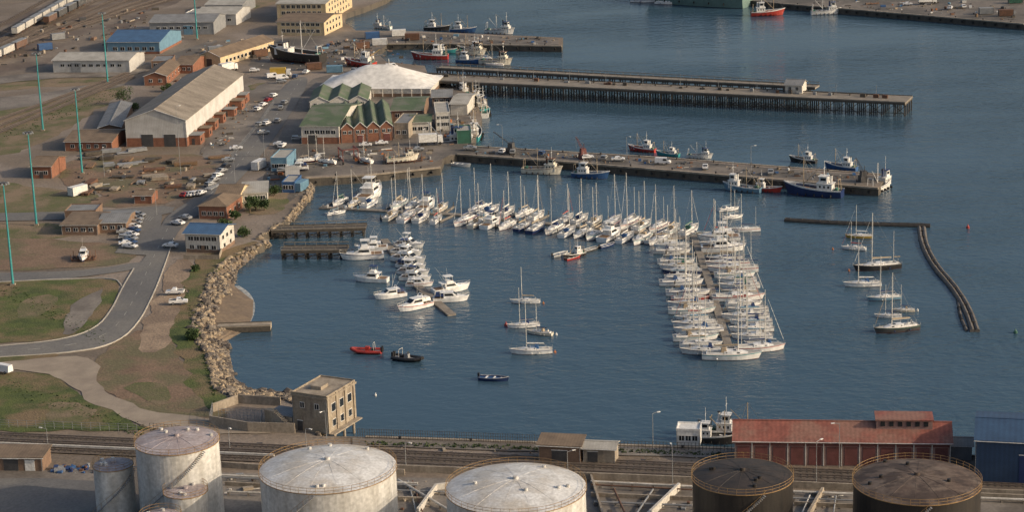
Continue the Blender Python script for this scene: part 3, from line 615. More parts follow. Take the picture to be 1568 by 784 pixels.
def coping(pts):
    mb=MB(); P=[G(*p) for p in pts]; ribbon(mb,P,.8,LZ-.3,LZ+.22,concw)
    for a,b in zip(P[:-1],P[1:]):
        L=(b-a).length; n=int(L/12); nd=(b-a).normalized(); q=Vector((nd.y,-nd.x))
        for i in range(n):
            p=a.lerp(b,(i+.5)/n)-q*.9; mb.tube((p.x,p.y,LZ),(p.x,p.y,LZ+.7),.22,black,n=7); mb.tube((p.x,p.y,LZ+.6),(p.x,p.y,LZ+.75),.32,black,n=7)
        n=int(L/5)
        for i in range(n):
            for s in(.5,-.5):
                p=a.lerp(b,(i+.5)/n)+q*s; mb.tube((p.x-.1,p.y-.1,1.3),(p.x+.1,p.y+.1,1.3),.5,rubber,n=8)
    mb.obj('quay_coping')
coping([(468,273),(560,268),(674,256)]); coping([(700,236),(870,248),(1060,264),(1345,288)]); coping([(1360,268),(1010,241),(722,224)]); coping([(1568,702),(1000,684),(560,670)]); coping([(592,67),(650,66),(860,70)]); coping([(1200,5),(1320,15),(1568,36)])
# ------------------------------------------------------------------ boats
def hullsec(mb,L,Bm,fb,bowr,mats,tr=.72,rake=.08,n=12,bul=0,pw=2.2):
    secs=[];dk=[]
    for i in range(n+1):
        t=i/n; f=1-(1-tr)*((.42-t)/.42)**2 if t<.42 else max(.015,1-((t-.42)/.58)**pw)
        b=Bm/2*f; zs=fb*(1+bowr*t*t+.06*(1-t)**3); x=-L/2+L*t
        def X(k): return x-(rake*L*k if t>.5 else 0)*((t-.5)*2)**2
        half=[(X(0),b,zs),(X(.15),b*.985,zs-.18*fb),(X(.7),b*.86,.10),(X(1),b*.55,-.45)]
        secs.append([half[0],half[1],half[2],half[3],(half[3][0],-half[3][1],half[3][2]),(half[2][0],-half[2][1],half[2][2]),(half[1][0],-half[1][1],half[1][2]),(half[0][0],-half[0][1],half[0][2])])
        dk.append((x,b,zs))
    st,hu,af=mats; mb.loft(secs,[st,hu,af,af,af,hu,st],True,hu); return dk
def deck(mb,dk,mt,dz=0,inn=1,t0=0,t1=99):
    for a,b in zip(dk[:-1],dk[1:]):
        mb.add([(a[0],a[1]*inn,a[2]+dz),(b[0],b[1]*inn,b[2]+dz),(b[0],-b[1]*inn,b[2]+dz),(a[0],-a[1]*inn,a[2]+dz)],[(0,1,2,3)],mt)
def yacht(L,hm,st,cov,mh,dodger=None,two=False,deckm=deckc):
    mb=MB(); B=L*.31; fb=.95*L/10
    dk=hullsec(mb,L,B,fb,.3,(st,hm,maroon)); deck(mb,dk,deckm,-.03)
    for s in(1,-1):
        for a,b in zip(dk[:-1],dk[1:]): mb.tube((a[0],a[1]*s,a[2]+.02),(b[0],b[1]*s,b[2]+.02),.045,hm,n=4)
    z=fb*1.05; c=[]
    for t,hw,hh in((-.13,.30,.52),(.0,.31,.50),(.15,.24,.42),(.27,.12,.12)):
        x=t*L; c.append([(x,hw*B,z-.05),(x,hw*B*.86,z+hh),(x,-hw*B*.86,z+hh),(x,-hw*B,z-.05)])
    mb.loft(c,[gel,gel,gel],True,gel)
    for s in(1,-1):
        mb.add([(-.1*L,s*(.30*B*.93+.03),z+.16),(.13*L,s*(.245*B*.95+.05),z+.14),(.13*L,s*(.245*B*.9+.05),z+.32),(-.1*L,s*(.3*B*.9+.03),z+.4)],[(0,1,2,3)],glass)
    mb.box(.02*L,-.3,z+.42,.07*L,.3,z+.56,glass)
    x0,x1,hw=-.43*L,-.14*L,.27*B
    for q in((x0,-hw,x1,-hw+.18),(x0,hw-.18,x1,hw),(x0,-hw+.18,x0+.2,hw-.18)): mb.box(q[0],q[1],z-.15,q[2],q[3],z+.28,gel)
    mb.box(x0+.2,-hw+.18,z-.14,x1,hw-.18,z-.08,teak); mb.tube((x0+.8,0,z-.1),(x0+.8,0,z+.7),.05,alu); mb.tube((x0+.75,0,z+.6),(x0+.8,0,z+.6),.4,alu,n=8)
    if dodger: mb.box(-.19*L,-.27*B,z+.2,-.08*L,.27*B,z+1.05,dodger,.25,.15)
    mx=.1*L; top=z+mh; mb.tube((mx,0,z),(mx,0,top),.105,alu,.075,6)
    by=z+1.35; mb.tube((mx,0,by),(mx-.42*L,0,by-.05),.06,alu); mb.tube((mx-.05,0,by+.2),(mx-.40*L,0,by+.1),.17,cov,.11,6)
    for k in(.45,.72): mb.tube((mx,-.3*B*(1.15-k*.6),z+mh*k),(mx,.3*B*(1.15-k*.6),z+mh*k),.03,alu,n=4)
    bow=(L*.49,0,fb*1.32); st_=(-L*.49,0,fb*1.08)
    mb.tube(bow,(mx,0,top-.4),.012,wire,n=3); mb.tube(st_,(mx,0,top),.012,wire,n=3)
    if R.random()<.5:
        p=Vector(bow).lerp(Vector((mx,0,top-.4)),.08); q=Vector(bow).lerp(Vector((mx,0,top-.4)),.85); mb.tube(p,q,.055,cov if R.random()<.5 else white,.03,n=5)
    for s in(1,-1):
        mb.tube((mx-.1,s*B*.46,fb*1.05),(mx,s*.3*B*.72,z+mh*.72),.01,wire,n=3); mb.tube((mx,s*.3*B*.72,z+mh*.72),(mx,0,top),.01,wire,n=3)
        pts=[(d[0],d[1]*s*.97,d[2]+.6) for d in dk[::2]]
        for a,b in zip(pts[:-1],pts[1:]): mb.tube(a,b,.01,wire,n=3)
        for a in pts: mb.tube((a[0],a[1],a[2]-.6),a,.016,alu,n=3)
    if two: mb.tube((-.36*L,0,z),(-.36*L,0,z+mh*.62),.07,alu,.05); mb.tube((-.36*L,0,z+1.4),(-.5*L,0,z+1.35),.1,cov)
    for _ in range(4): mb.ico((R.uniform(-.3,.2)*L,R.choice([1,-1])*(B*.5+.08),.45),.2,R.choice([white,navy]),jit=.05)
    return mb.mesh('sailing_yacht')
Y=[yacht(10,gel,navy,navy,11.5,navy),yacht(9.2,gel,gel,tan,10.5,None),yacht(10.5,gel,blue,white,12.3,blue),yacht(9,cream,teak,navy,10,tan),yacht(11.5,gel,red,navy,13,None,True),yacht(10,gel,navy,lblue,11.8,white),
   yacht(9.5,gel,grey,green,9.5,green),yacht(8.5,gel,gel,red,9,None),yacht(11,gel,teal,tan,12.5,tan),yacht(9.8,white,navy,white,10.8,navy)]
Yd=[yacht(10,navy,white,tan,12),yacht(10,red,white,navy,12,white),yacht(9,dgrey,green,tan,10.5,None,False,deckc),yacht(9.5,yellow,white,white,11),yacht(10,lblue,white,navy,12),yacht(11,black,dgrey,tan,12,None,True,deckc)]
def cruiser(L,hm=gel,st=gel,fly=True,canvas=navy,rods=True):
    mb=MB(); B=L*.34; fb=1.15*L/10; dk=hullsec(mb,L,B,fb,.42,(st,hm,navy),tr=.9,rake=.1,pw=2.6); deck(mb,dk,gel,-.04)
    for s in(1,-1):
        for a,b in zip(dk[:-1],dk[1:]): mb.tube((a[0],a[1]*s,a[2]+.03),(b[0],b[1]*s,b[2]+.03),.05,hm,n=4)
    z=fb*1.02; c=[]
    for t,hw,hh in((-.2,.38,1.35),(.05,.38,1.4),(.17,.33,.62),(.36,.16,.42)):
        x=t*L; c.append([(x,hw*B,z-.1),(x,hw*B*.84,z+hh),(x,-hw*B*.84,z+hh),(x,-hw*B,z-.1)])
    mb.loft(c,gel,True,gel)
    mb.add([(.06*L+.04,.30*B,z+1.36),(.165*L+.04,.27*B,z+.70),(.165*L+.04,-.27*B,z+.70),(.06*L+.04,-.30*B,z+1.36)],[(0,1,2,3)],glass)
    for s in(1,-1): mb.add([(-.17*L,s*(.365*B+.02),z+.62),(.09*L,s*(.36*B+.03),z+.62),(.05*L,s*(.335*B+.03),z+1.18),(-.17*L,s*(.335*B+.03),z+1.18)],[(0,1,2,3)],glass)
    mb.box(-.3*L,-.36*B,z+1.40,.07*L,.36*B,z+1.5,gel)
    for y in(-.33*B,.33*B): mb.tube((-.29*L,y,z),(-.29*L,y,z+1.42),.05,alu)
    mb.box(-.46*L,-.36*B,z-.02,-.22*L,.36*B,z+.04,teak)
    if fly:
        mb.box(-.16*L,-.28*B,z+1.5,.03*L,.28*B,z+2.1,gel,.2,.08); mb.box(.0,-.24*B,z+2.05,.02*L,.24*B,z+2.4,glass)
        mb.box(-.2*L,-.30*B,z+3.3,.02*L,.30*B,z+3.42,canvas)
        for x in(-.18*L,.0): 
            for y in(-.27*B,.27*B): mb.tube((x,y,z+1.5),(x,y,z+3.3),.04,alu,n=4)
    else:
        mb.tube((-.18*L,-.34*B,z+1.45),(-.2*L,-.2*B,z+2.3),.07,gel); mb.tube((-.18*L,.34*B,z+1.45),(-.2*L,.2*B,z+2.3),.07,gel); mb.tube((-.2*L,-.2*B,z+2.3),(-.2*L,.2*B,z+2.3),.09,gel)
        mb.box(-.44*L,-.35*B,z+.5,-.2*L,.35*B,z+1.3,canvas,.2,.2)
    if rods:
        for s in(1,-1): mb.tube((-.1*L,s*.3*B,z+1.4),(-.32*L,s*.75*B,z+5.5),.035,alu,.015,4)
    mb.tube((-.1*L,0,z+(3.4 if fly else 2)),(-.12*L,0,z+5.8),.025,alu,n=4)
    for s in(1,-1):
        pts=[(d[0],d[1]*s*.94,d[2]+.65) for d in dk[6:]]
        for a,b in zip(pts[:-1],pts[1:]): mb.tube(a,b,.03,alu,n=4)
        for a in pts: mb.tube((a[0],a[1],a[2]-.6),a,.025,alu,n=3)
    return mb.mesh('motor_cruiser')
C=[cruiser(10,rods=False),cruiser(10.5,st=navy,canvas=white),cruiser(9.5,fly=False,canvas=navy),cruiser(11.5,canvas=gel),cruiser(9,fly=False,canvas=white,st=red,rods=False)]
def trawler(L,hm,band,wh,aft=True,mastm=tan,clutter=True):
    mb=MB(); B=L*.29; fb=1.9*L/16; dk=hullsec(mb,L,B,fb,.75,(band,hm,maroon),tr=.75,rake=.1,pw=2.4); deck(mb,dk,dgrey if wh is not cream else teak,-.75*L/16,.97)
    for s in(1,-1):
        for a,b in zip(dk[:-1],dk[1:]): mb.tube((a[0],a[1]*s,a[2]),(b[0],b[1]*s,b[2]),.12,wh,n=4)
        for k in range(5): mb.tube((-L*.35+k*L*.14,s*(B*.5+.1),fb*.3),(-L*.35+k*L*.14+.15,s*(B*.5+.1),fb*.3),.42,rubber,n=8)
    z=fb-.6*L/16; x=-.34*L if aft else .08*L; w2=.30*B
    mb.box(x,-w2,z-.1,x+.25*L,w2,z+2.3,wh); mb.box(x-.3,-w2-.2,z+2.3,x+.26*L,w2+.2,z+2.45,wh)
    mb.box(x+.08*L,-w2*.85,z+2.45,x+.22*L,w2*.85,z+4.3,wh,.1,.1); mb.box(x+.07*L,-w2,z+4.3,x+.235*L,w2,z+4.42,band)
    mb.box(x+.205*L,-w2*.72,z+3.2,x+.218*L+.06,w2*.72,z+3.95,glass)
    for s in(1,-1):
        mb.box(x+.1*L,s*w2*.83-.03,z+3.2,x+.19*L,s*w2*.83+.03,z+3.95,glass)
        for k in range(3): mb.box(x+.04*L+k*.07*L,s*w2-.04,z+1.2,x+.07*L+k*.07*L,s*w2+.04,z+1.8,glass)
    mb.tube((x+.03*L,0,z+2.4),(x+.03*L,0,z+4.6),.35,band,n=8); mb.tube((x+.03*L,0,z+4.6),(x+.03*L,0,z+4.9),.37,black,n=8)
    m1=(.16*L if aft else -.12*L); mh=8.5*L/16
    mb.tube((m1,0,z),(m1,0,z+mh),.17,mastm,.09,6); mb.tube((m1,0,z+1.6),(m1-.28*L if aft else m1-.25*L,0,z+mh*.75),.11,mastm,.07); mb.tube((x+.15*L,0,z+4.4),(x+.15*L,0,z+8.5),.09,white,.05)
    mb.tube((x+.15*L,-.9,z+6.6),(x+.15*L,.9,z+6.6),.05,white)
    for e in((L*.47,0,fb*1.6),(-L*.48,0,fb),(0,B*.46,fb),(0,-B*.46,fb)): mb.tube((m1,0,z+mh),e,.03,wire,n=3)
    for s in(1,-1): mb.tube((-.46*L,s*B*.25,z),(-.44*L,s*B*.2,z+3.6),.1,mastm)
    mb.tube((-.44*L,-B*.2,z+3.6),(-.44*L,B*.2,z+3.6),.1,mastm)
    if clutter:
        for _ in range(16): 
            cx=R.uniform(.02,.36)*L if aft else R.uniform(-.42,0)*L; cy=R.uniform(-.22,.22)*B*(1 if cx<.2*L else .6); s=R.uniform(.25,.7)
            if R.random()<.5: mb.box(cx,cy,z-.1,cx+s,cy+s,z+s,R.choice([blue,orange,white,grey,wood]))
            else: mb.ico((cx,cy,z+.1),s*.8,R.choice([green,orange,rust,navy,tan]))
        mb.tube((-.4*L,-.2*B,z+.6),(-.4*L,.2*B,z+.6),.6,green,n=8)
    mb.box(.30*L,-.08*B,fb*1.2,.36*L,.08*B,fb*1.5,grey)
    return mb.mesh('fishing_trawler')
T={'wood':trawler(15,cream,rust,cream,False),'blue':trawler(15,blue,white,white),'red':trawler(14,red,white,white),'blue2':trawler(17,navy,white,white),'white':trawler(14,white,navy,white,False,white),'dark':trawler(15,black,white,white),'green':trawler(16,teal,white,white),'lb':trawler(13,lblue,white,white,False)}
def rib(col,inm):
    mb=MB(); pts=[]
    for s in(1,-1):
        P=[(-3,1*s,.45),(0,1.05*s,.45),(1.8,.8*s,.55),(2.8,.3*s,.75),(3.1,0,.8)]
        for a,b in zip(P[:-1],P[1:]): mb.tube(a,b,.32,col,n=8)
    mb.loft([[(-3,.9,.4),(-3,.5,-.2),(-3,-.5,-.2),(-3,-.9,.4)],[(0,.9,.4),(0,.5,-.25),(0,-.5,-.25),(0,-.9,.4)],[(2.9,.1,.6),(2.6,.05,.1),(2.6,-.05,.1),(2.9,-.1,.6)]],col); mb.box(-2.9,-.8,.35,2,.8,.42,grey)
    mb.box(-.6,-.4,.4,.2,.4,1.3,inm); mb.add([(.2,-.4,1.25),(.2,.4,1.25),(0,.38,1.7),(0,-.38,1.7)],[(0,1,2,3)],glass); mb.box(-1.6,-.35,.4,-1,.35,.95,black)
    for y in(-.35,.35): mb.box(-3.3,y-.18,.3,-2.9,y+.18,1.35,black); 
    for y in(-.7,.7): mb.tube((-1.6,y,.5),(-1.5,y,2.1),.04,alu)
    mb.tube((-1.5,-.7,2.1),(-1.5,.7,2.1),.04,alu)
    return mb.mesh('rigid_inflatable_boat')
ribs=[rib(red,red),rib(black,grey)]
def dinghy(col,inm):
    mb=MB(); dk=hullsec(mb,5.5,1.9,.6,.5,(white,col,col),tr=.8); deck(mb,dk,inm,-.3,.95)
    for x in(-1.6,-.2,1.1): mb.box(x,-.75 if x<1 else -.5,.42,x+.3,.75 if x<1 else .5,.5,white)
    mb.box(-3,-.2,.2,-2.7,.2,1.2,black)
    return mb.mesh('open_dinghy')
DG=[dinghy(navy,blue),dinghy(white,grey),dinghy(red,grey),dinghy(dgrey,deckc)]
def boat(name,me,st,bw,L0,z=0,s=None):
    a=G(*st,z);b=G(*bw,z); L=(b-a).length; return put(name,me,(a+b)/2,z,ang(a,b),(s if s else L/L0))
def pontoon(pts,wd,name='floating_pontoon'):
    mb=MB(); P=GL(pts,0); ribbon(mb,P,wd,-.2,.45,woodd)
    return mb,P
pa,PA=pontoon([(490,319),(700,330),(1048,365)],2.0)
def rowboats(mb,P,sides,step,off,meshes,skip=0.05,fing=True,sr=(.9,1.08)):
    segs=[]; tot=0
    for a,b in zip(P[:-1],P[1:]): segs.append((a,b,(b-a).length)); tot+=segs[-1][2]
    for side,(f0,f1) in sides:
        d=tot*f0
        k=0
        while d<tot*f1:
            q=d
            for a,b,L in segs:
                if q<=L: break
                q-=L
            p=a.lerp(b,min(1,q/L)); t=(b-a).normalized(); nn=Vector((-t.y,t.x))*side
            if fing and k%2==0: 
                e=p+t*(-step/2); ribbon(mb,[e+nn*1,e+nn*9],.6,-.1,.4,woodd)
                mb.tube((e.x+nn.x*9,e.y+nn.y*9,-1),(e.x+nn.x*9,e.y+nn.y*9,1.6),.15,wood,n=5)
            if R.random()>skip:
                me=R.choice(meshes); c=p+nn*(off+R.uniform(-.6,.9)); h=math.atan2(nn.y,nn.x)+(math.pi if R.random()<.55 else 0)+R.uniform(-.07,.07)
                s=R.uniform(*sr); put('motor_cruiser' if me in C else 'sailing_yacht',me,c,0,h,s)
            d+=step*R.uniform(.92,1.15); k+=1
rowboats(pa,PA,[(1,(.03,.99)),(-1,(.22,.98))],4.6,6.4,Y*4+Yd[:1]+C[:2],sr=(.92,1.12))
for i in range(26):
    p=PA[0].lerp(PA[1],R.random()) if R.random()<.4 else PA[1].lerp(PA[2],R.random()); pa.box(p.x-.3,p.y-.3,.45,p.x+.2,p.y+.2,1.3,R.choice([white,lblue,grey]))
pa.obj('floating_pontoon')
pb,PB=pontoon([(1062,362),(1088,440),(1120,548)],1.9)
rowboats(pb,PB,[(-1,(.10,.97)),(1,(.0,.97))],4.9,6.3,Y*4+Yd[:3]+C[1:3],sr=(.95,1.17)); pb.obj('floating_pontoon')
boat('sailing_yacht',Y[8],(1075,549),(1167,549),11,0)
boat('sailing_yacht',Y[2],(1200,533),(1140,531),10.5)
for u,v in((1116,322),(1122,334)): boat('sailing_yacht',Y[5],(u-16,v+2),(u+16,v-2),10)
pc,PC=pontoon([(588,368),(640,440),(692,484)],2.2); pc.obj('floating_pontoon')
for i,(a,b) in enumerate([((588,394),(520,398)),((592,382),(545,384)),((596,432),(540,430)),((624,452),(570,460)),((664,466),(605,480)),((605,376),(650,380)),((600,387),(648,392)),((604,398),(650,404)),((606,408),(655,413)),((610,418),(658,422)),((612,428),(662,431)),((618,438),(668,438)),((665,450),(718,442)),((660,462),(722,460))]):
    boat('motor_cruiser',C[[1,3,0,2,4,1,0,3,2,1,0,4,3,2][i]],a,b,10.6)
boat('motor_cruiser',C[3],(555,312),(582,292),10,0,1.4); boat('sailing_yacht',Y[5],(500,330),(530,325),10)
def ys(me,u,v,half,L0,dv=0,s=None): boat('sailing_yacht',me,(u+half,v-dv),(u-half,v+dv),L0,0,s)
ys(Y[1],804,464,23,9.2); ys(Y[0],801,501,25,10,2); ys(Y[3],826,512,20,9,-2); ys(Y[2],813,541,33,10.5,1)
boat('rigid_inflatable_boat',ribs[0],(586,541),(537,540),6.4); boat('rigid_inflatable_boat',ribs[1],(602,549),(648,555),6.4); boat('open_dinghy',DG[0],(734,581),(780,584),5.5)
ys(Yd[3],1315,364,21,9.5); ys(Y[7],1307,382,19,8.5,-1); ys(Yd[5],1342,412,36,11,3); ys(Y[2],1320,438,29,10.5,1); ys(Yd[4],1353,459,26,10,2); ys(Y[3],1383,477,18,9); ys(Y[0],1360,486,21,10); ys(Yd[2],1372,507,34,9,4)
ys(Y[4],1140,354,24,11.5,1); ys(Y[1],1010,372,26,9.2,2)
for u,v,k in((858,391,1),(878,396,2),(930,378,0),(905,384,3)): boat('open_dinghy',DG[k],(u-12,v+3),(u+12,v-3),5.5)
boat('fishing_trawler',T['dark'],(895,390),(862,398),15,0,.5)
def tw(k,a,b,L0,s=None): boat('fishing_trawler',T[k],a,b,L0,0,s)
tw('wood',(800,264),(862,267),15); tw('blue',(877,270),(934,274),15); tw('blue2',(1290,302),(1200,295),17); tw('white',(1333,297),(1362,284),14,1.0); tw('lb',(1165,295),(1107,290),13); tw('red',(1152,291),(1198,295),14)
tw('dark',(1250,250),(1208,246),15); tw('blue',(1312,262),(1262,257),15); tw('white',(1052,241),(1092,243),14); tw('green',(1040,240),(1004,237),16); tw('red',(1000,233),(965,230),14,.7)
tw('green',(748,178),(712,160),16,1.1); tw('red',(742,170),(712,150),14,1.); tw('white',(744,190),(738,160),14,1.); tw('blue',(722,152),(690,138),15,.9); tw('green',(722,226),(733,196),16,1.); tw('red',(716,230),(724,206),14,.8)
boat('fishing_trawler',T['white'],(646,224),(724,226),14,0)
boat('open_dinghy',DG[1],(688,252),(726,256),5.5,0,1.3)
tw('red',(676,90),(640,90),14,1.1); tw('blue',(700,95),(740,97),15,.8); tw('wood',(735,97),(785,99),15)
for k,a,b in(('green',(668,80),(700,80)),('wood',(700,82),(745,84)),('white',(742,50),(790,52)),('blue',(690,48),(730,49)),('dark',(650,45),(690,46)),('white',(600,44),(570,42)),('red',(1148,24),(1204,22)),('white',(1240,22),(1290,20)),('dark',(740,80),(700,78))): tw(k,a,b,15)
ys(Y[4],757,100,14,11.5); ys(Y[2],740,90,14,11.5)
boat('fishing_trawler',T['red'],(574,102),(528,98),14,LZ+.3); boat('fishing_trawler',T['wood'],(592,248),(642,244),15,LZ+.6)
boat('tugboat',trawler(24,black,dgrey,white,False,white),(495,94),(412,88),24,LZ+.8)
boat('cargo_ship',trawler(40,M('ship_green',(.14,.22,.20)),grey,white,True,white),(1145,10),(985,0),40)
for u,v,k in((1020,5,1),(985,2,2)): boat('sailing_yacht',Y[k],(u-18,v),(u+18,v+1),10)
def cradle(u,v,L):
    mb=MB(); 
    for k in range(5):
        x=-L/2+L*k/4; mb.box(x,-1.6,0,x+.3,1.6,.5,rust); mb.tube((x,-1.6,.3),(x,-2,1.8),.1,rust); mb.tube((x,1.6,.3),(x,2,1.8),.1,rust)
    mb.box(-L/2,-1.7,0,L/2,-1.4,.3,rust); mb.box(-L/2,1.4,0,L/2,1.7,.3,rust); p=G(u,v); mb.obj('boat_cradle',None,(p.x,p.y,LZ+ZL[0]),0)
cradle(617,247,12); cradle(551,100,10); cradle(453,92,20)
p=G(128,398); put('motor_cruiser',C[4],p,LZ+.6,-1.5,.8); cradle(128,398,6)
for u,v in((470,250),(486,246),(500,252),(455,262),(560,250)):
    p=G(u,v); put('motor_cruiser' if u%2 else 'sailing_yacht',C[2] if u%2 else Y[1],p,LZ+.8,R.uniform(0,6),.75)
def lift(u,v):
    p=G(u,v); mb=MB()
    for x in(-2.5,2.5):
        for y in(-3,3): mb.box(x-.15,y-.15,.6,x+.15,y+.15,4.6,redw); mb.tube((x-.2,y,.5),(x+.2,y,.5),.5,rubber,n=10)
        mb.box(x-.2,-3.3,4.2,x+.2,3.3,4.6,redw); mb.box(x-.15,-3,1.2,x+.15,3,1.5,redw)
    mb.box(-2.5,-3.3,4.6,2.5,-2.9,4.9,redw); mb.box(2.7,-1,1.7,3.4,.6,2.8,white); mb.obj('boat_hoist',None,(p.x,p.y,LZ+.02),.3)
lift(534,248)
# floating booms
def boom(pts,r,mt,mt2,sn,dbl=True):
    mb=MB(); P=smooth(GL(pts,0),3); tot=[]
    for a,b in zip(P[:-1],P[1:]):
        L=(b-a).length; n=max(1,int(L/1.0+.5))
        for i in range(n): tot.append(a.lerp(b,i/n))
    for i in range(0,len(tot)-sn,sn):
        a=tot[i];b=tot[i+sn]; d=(b-a).normalized(); q=Vector((-d.y,d.x)); a2=a-d*.15; b2=b+d*.1
        for s in((-1,1) if dbl else (0,)):
            j=R.uniform(-.06,.06); mb.tube((a2.x+q.x*r*s*1.02,a2.y+q.y*r*s*1.02,r*.3+j),(b2.x+q.x*r*s*1.02,b2.y+q.y*r*s*1.02,r*.3-j),r*R.uniform(.92,1.05),R.choice([mt,mt,mt2]),n=8)
        mb.tube((a.x-d.x*.1,a.y-d.y*.1,r*.3),(a.x+d.x*.1,a.y+d.y*.1,r*.3),r*1.25,tyre,n=9)
    mb.obj('floating_breakwater')
tyre=M('boom_black',(.02,.02,.02),(.045,.04,.035),scale=1); pipeg=M('boom_grey',(.15,.135,.12),(.07,.062,.055),scale=1)
boom([(1203,338),(1280,343),(1350,345),(1425,347)],.6,tyre,tyre,3); boom([(1411,350),(1414,375),(1432,410),(1460,440),(1482,475),(1494,512)],.6,pipeg,pipeg,6); boom([(1467,460),(1470,485),(1480,507)],.4,pipeg,tyre,4,False)
def buoy(u,v,mt,r=.5):
    p=G(u,v,0); mb=MB(); mb.tube((0,0,-.3),(0,0,r),r,mt,r*.9,10); mb.tube((0,0,r),(0,0,r*2.2),r*.5,mt,r*.1,8); mb.tube((0,0,-.5),(0,0,-.3),r*.6,mt,n=8); mb.obj('mooring_buoy',None,(p.x,p.y,0))
for u,v,mt in((1482,349,red),(1555,510,green),(850,540,orange),(775,499,red),(1298,377,white),(1405,476,white),(1275,382,orange),(852,513,white),(1300,415,orange),(832,465,orange),(575,606,white)): buoy(u,v,mt,.5 if mt in(red,green) else .3)
# ------------------------------------------------------------------ vehicles
def car(col,kind='sedan'):
    mb=MB(); L=4.3;B=1.74
    prof={'sedan':[(-2.15,.45),(-2.15,.95),(-1.5,1.0),(-.95,1.42),(.35,1.44),(1.05,.98),(2.0,.82),(2.15,.45)],'hatch':[(-1.9,.45),(-1.95,1.0),(-1.6,1.45),(.3,1.47),(1.0,1.0),(1.85,.85),(2.0,.45)],'pickup':[(-2.4,.5),(-2.4,1.05),(-.5,1.05),(-.45,1.65),(.5,1.65),(1.1,1.1),(2.2,.98),(2.3,.5)],'van':[(-2.4,.45),(-2.4,2.0),(1.2,2.05),(1.9,1.2),(2.4,1.0),(2.45,.45)]}[kind]
    n=len(prof)
    def w_(z): return B/2 if z<1.1 else B/2-.16*(min(z,1.6)-1.0)/.5
    Lf=[(x,w_(z),z) for x,z in prof]; Rf=[(x,-w_(z),z) for x,z in prof]
    mb.add(Lf+Rf,[(i,(i+1)%n,n+(i+1)%n,n+i) for i in range(n)]+[tuple(range(n)),tuple(range(2*n-1,n-1,-1))],col)
    top=max(z for x,z in prof); ztop=[x for x,z in prof if z>=top-.06]; xa,xb=min(ztop),max(ztop)
    for s in(1,-1): 
        y=B/2-.06; mb.add([(xa-.15,s*(y+.05),1.02 if kind!='van' else 1.3),(xb+.45,s*(y+.05),1.02 if kind!='van' else 1.3),(xb,s*(w_(top)+.03),top-.1),(xa+.05,s*(w_(top)+.03),top-.1)] if kind!='van' else [(.2,s*.9,1.2),(1.5,s*.9,1.2),(1.1,s*.82,1.8),(.2,s*.82,1.8)],[(0,1,2,3)],glass)
        for x in(-1.35,1.35): mb.tube((x,s*(B/2-.2),.33),(x,s*(B/2+.02),.33),.33,rubber,n=10); mb.tube((x,s*(B/2),.33),(x,s*(B/2+.03),.33),.18,grey,n=8)
    i=[k for k,(x,z) in enumerate(prof) if z>=top-.06][-1]; a=prof[i];b=prof[i+1]; y=.66
    mb.add([(a[0]+.06,y,a[1]-.03),(a[0]+.06,-y,a[1]-.03),(b[0]+.01,-y-.06,b[1]+.06),(b[0]+.01,y+.06,b[1]+.06)],[(0,1,2,3)],glass)
    if kind=='pickup':
        mb.box(-2.3,-.72,1.052,-.6,.72,1.06,dgrey); mb.box(-2.4,-.85,1.05,-.5,-.75,1.2,col); mb.box(-2.4,.75,1.05,-.5,.85,1.2,col)
    elif kind!='van':
        j=[k for k,(x,z) in enumerate(prof) if z>=top-.06][0]; a=prof[j];b=prof[j-1]; mb.add([(a[0]-.06,y,a[1]-.03),(a[0]-.06,-y,a[1]-.03),(b[0]-.01,-y,b[1]+.05),(b[0]-.01,y,b[1]+.05)],[(0,1,2,3)],glass)
    mb.box(2.0 if kind!='pickup' else 2.2,-.7,.55,2.2 if kind!='pickup' else 2.36,.7,.65,dgrey)
    return mb.mesh('parked_car')
carw=M('car_white',(.74,.74,.74),(.68,.68,.68),rough=.25); cars=M('car_silver',(.42,.43,.44),(.36,.37,.38),rough=.3,metal=.4); carb=M('car_blue',(.04,.08,.18),rough=.25); carr=M('car_red',(.28,.03,.03),rough=.25); card=M('car_dark',(.03,.03,.035),rough=.25)
CW=[car(carw,'sedan'),car(carw,'hatch'),car(cars,'sedan'),car(cars,'hatch'),car(carb,'hatch'),car(carr,'sedan'),car(card,'sedan')]; PK=car(carw,'pickup'); VN=car(carw,'van'); PK.name='pickup_truck'; VN.name='delivery_van'
def pc_(u,v,h=None,me=None,name='parked_car'):
    p=G(u,v); put(name,me or R.choice(CW[:4]*2+CW),p,LZ+ZL[0]+.01,h if h is not None else R.choice([0,1.3,1.5])+R.uniform(-.2,.2))
for i in range(9): pc_(211+R.uniform(-2,2)-i*1.6,333+i*6,-.35+R.uniform(-.1,.1))
for i in range(5): pc_(186+i*2,340+i*9,.2)
pc_(268,452,3.1,PK,'pickup_truck'); pc_(274,467,.05,PK,'pickup_truck'); pc_(261,380,2.9,CW[0]); pc_(272,345,2.6,CW[0]); pc_(283,337,2.6,CW[2])
for i in range(6): pc_(283+i*5,302-i*.6,1.2+R.uniform(-.1,.1))
for i in range(5): pc_(322+i*6,286-i*7,1.1+R.uniform(-.1,.1))
for i in range(4): pc_(395+i*8,170-i*7,1.2)
for i in range(7): pc_(R.uniform(385,440),R.uniform(180,300))
for i in range(5): pc_(R.uniform(420,470),R.uniform(108,140))
for u,v in ((350,248),(362,230),(430,168),(436,160),(408,192),(455,215),(560,225),(585,222),(640,232),(770,235),(785,236),(830,238),(900,244),(925,245),(947,247),(1080,259),(1180,267),(720,230),(1455,14),(1475,12),(1390,8),(220,72),(275,60),(390,110),(545,110)): pc_(u,v)
for u,v in((432,122),(418,120),(600,105),(1015,252)): pc_(u,v,R.uniform(-.3,.3),VN,'delivery_van')
p=G(5,572); put('delivery_van',VN,p,LZ+ZL[0],2.6)
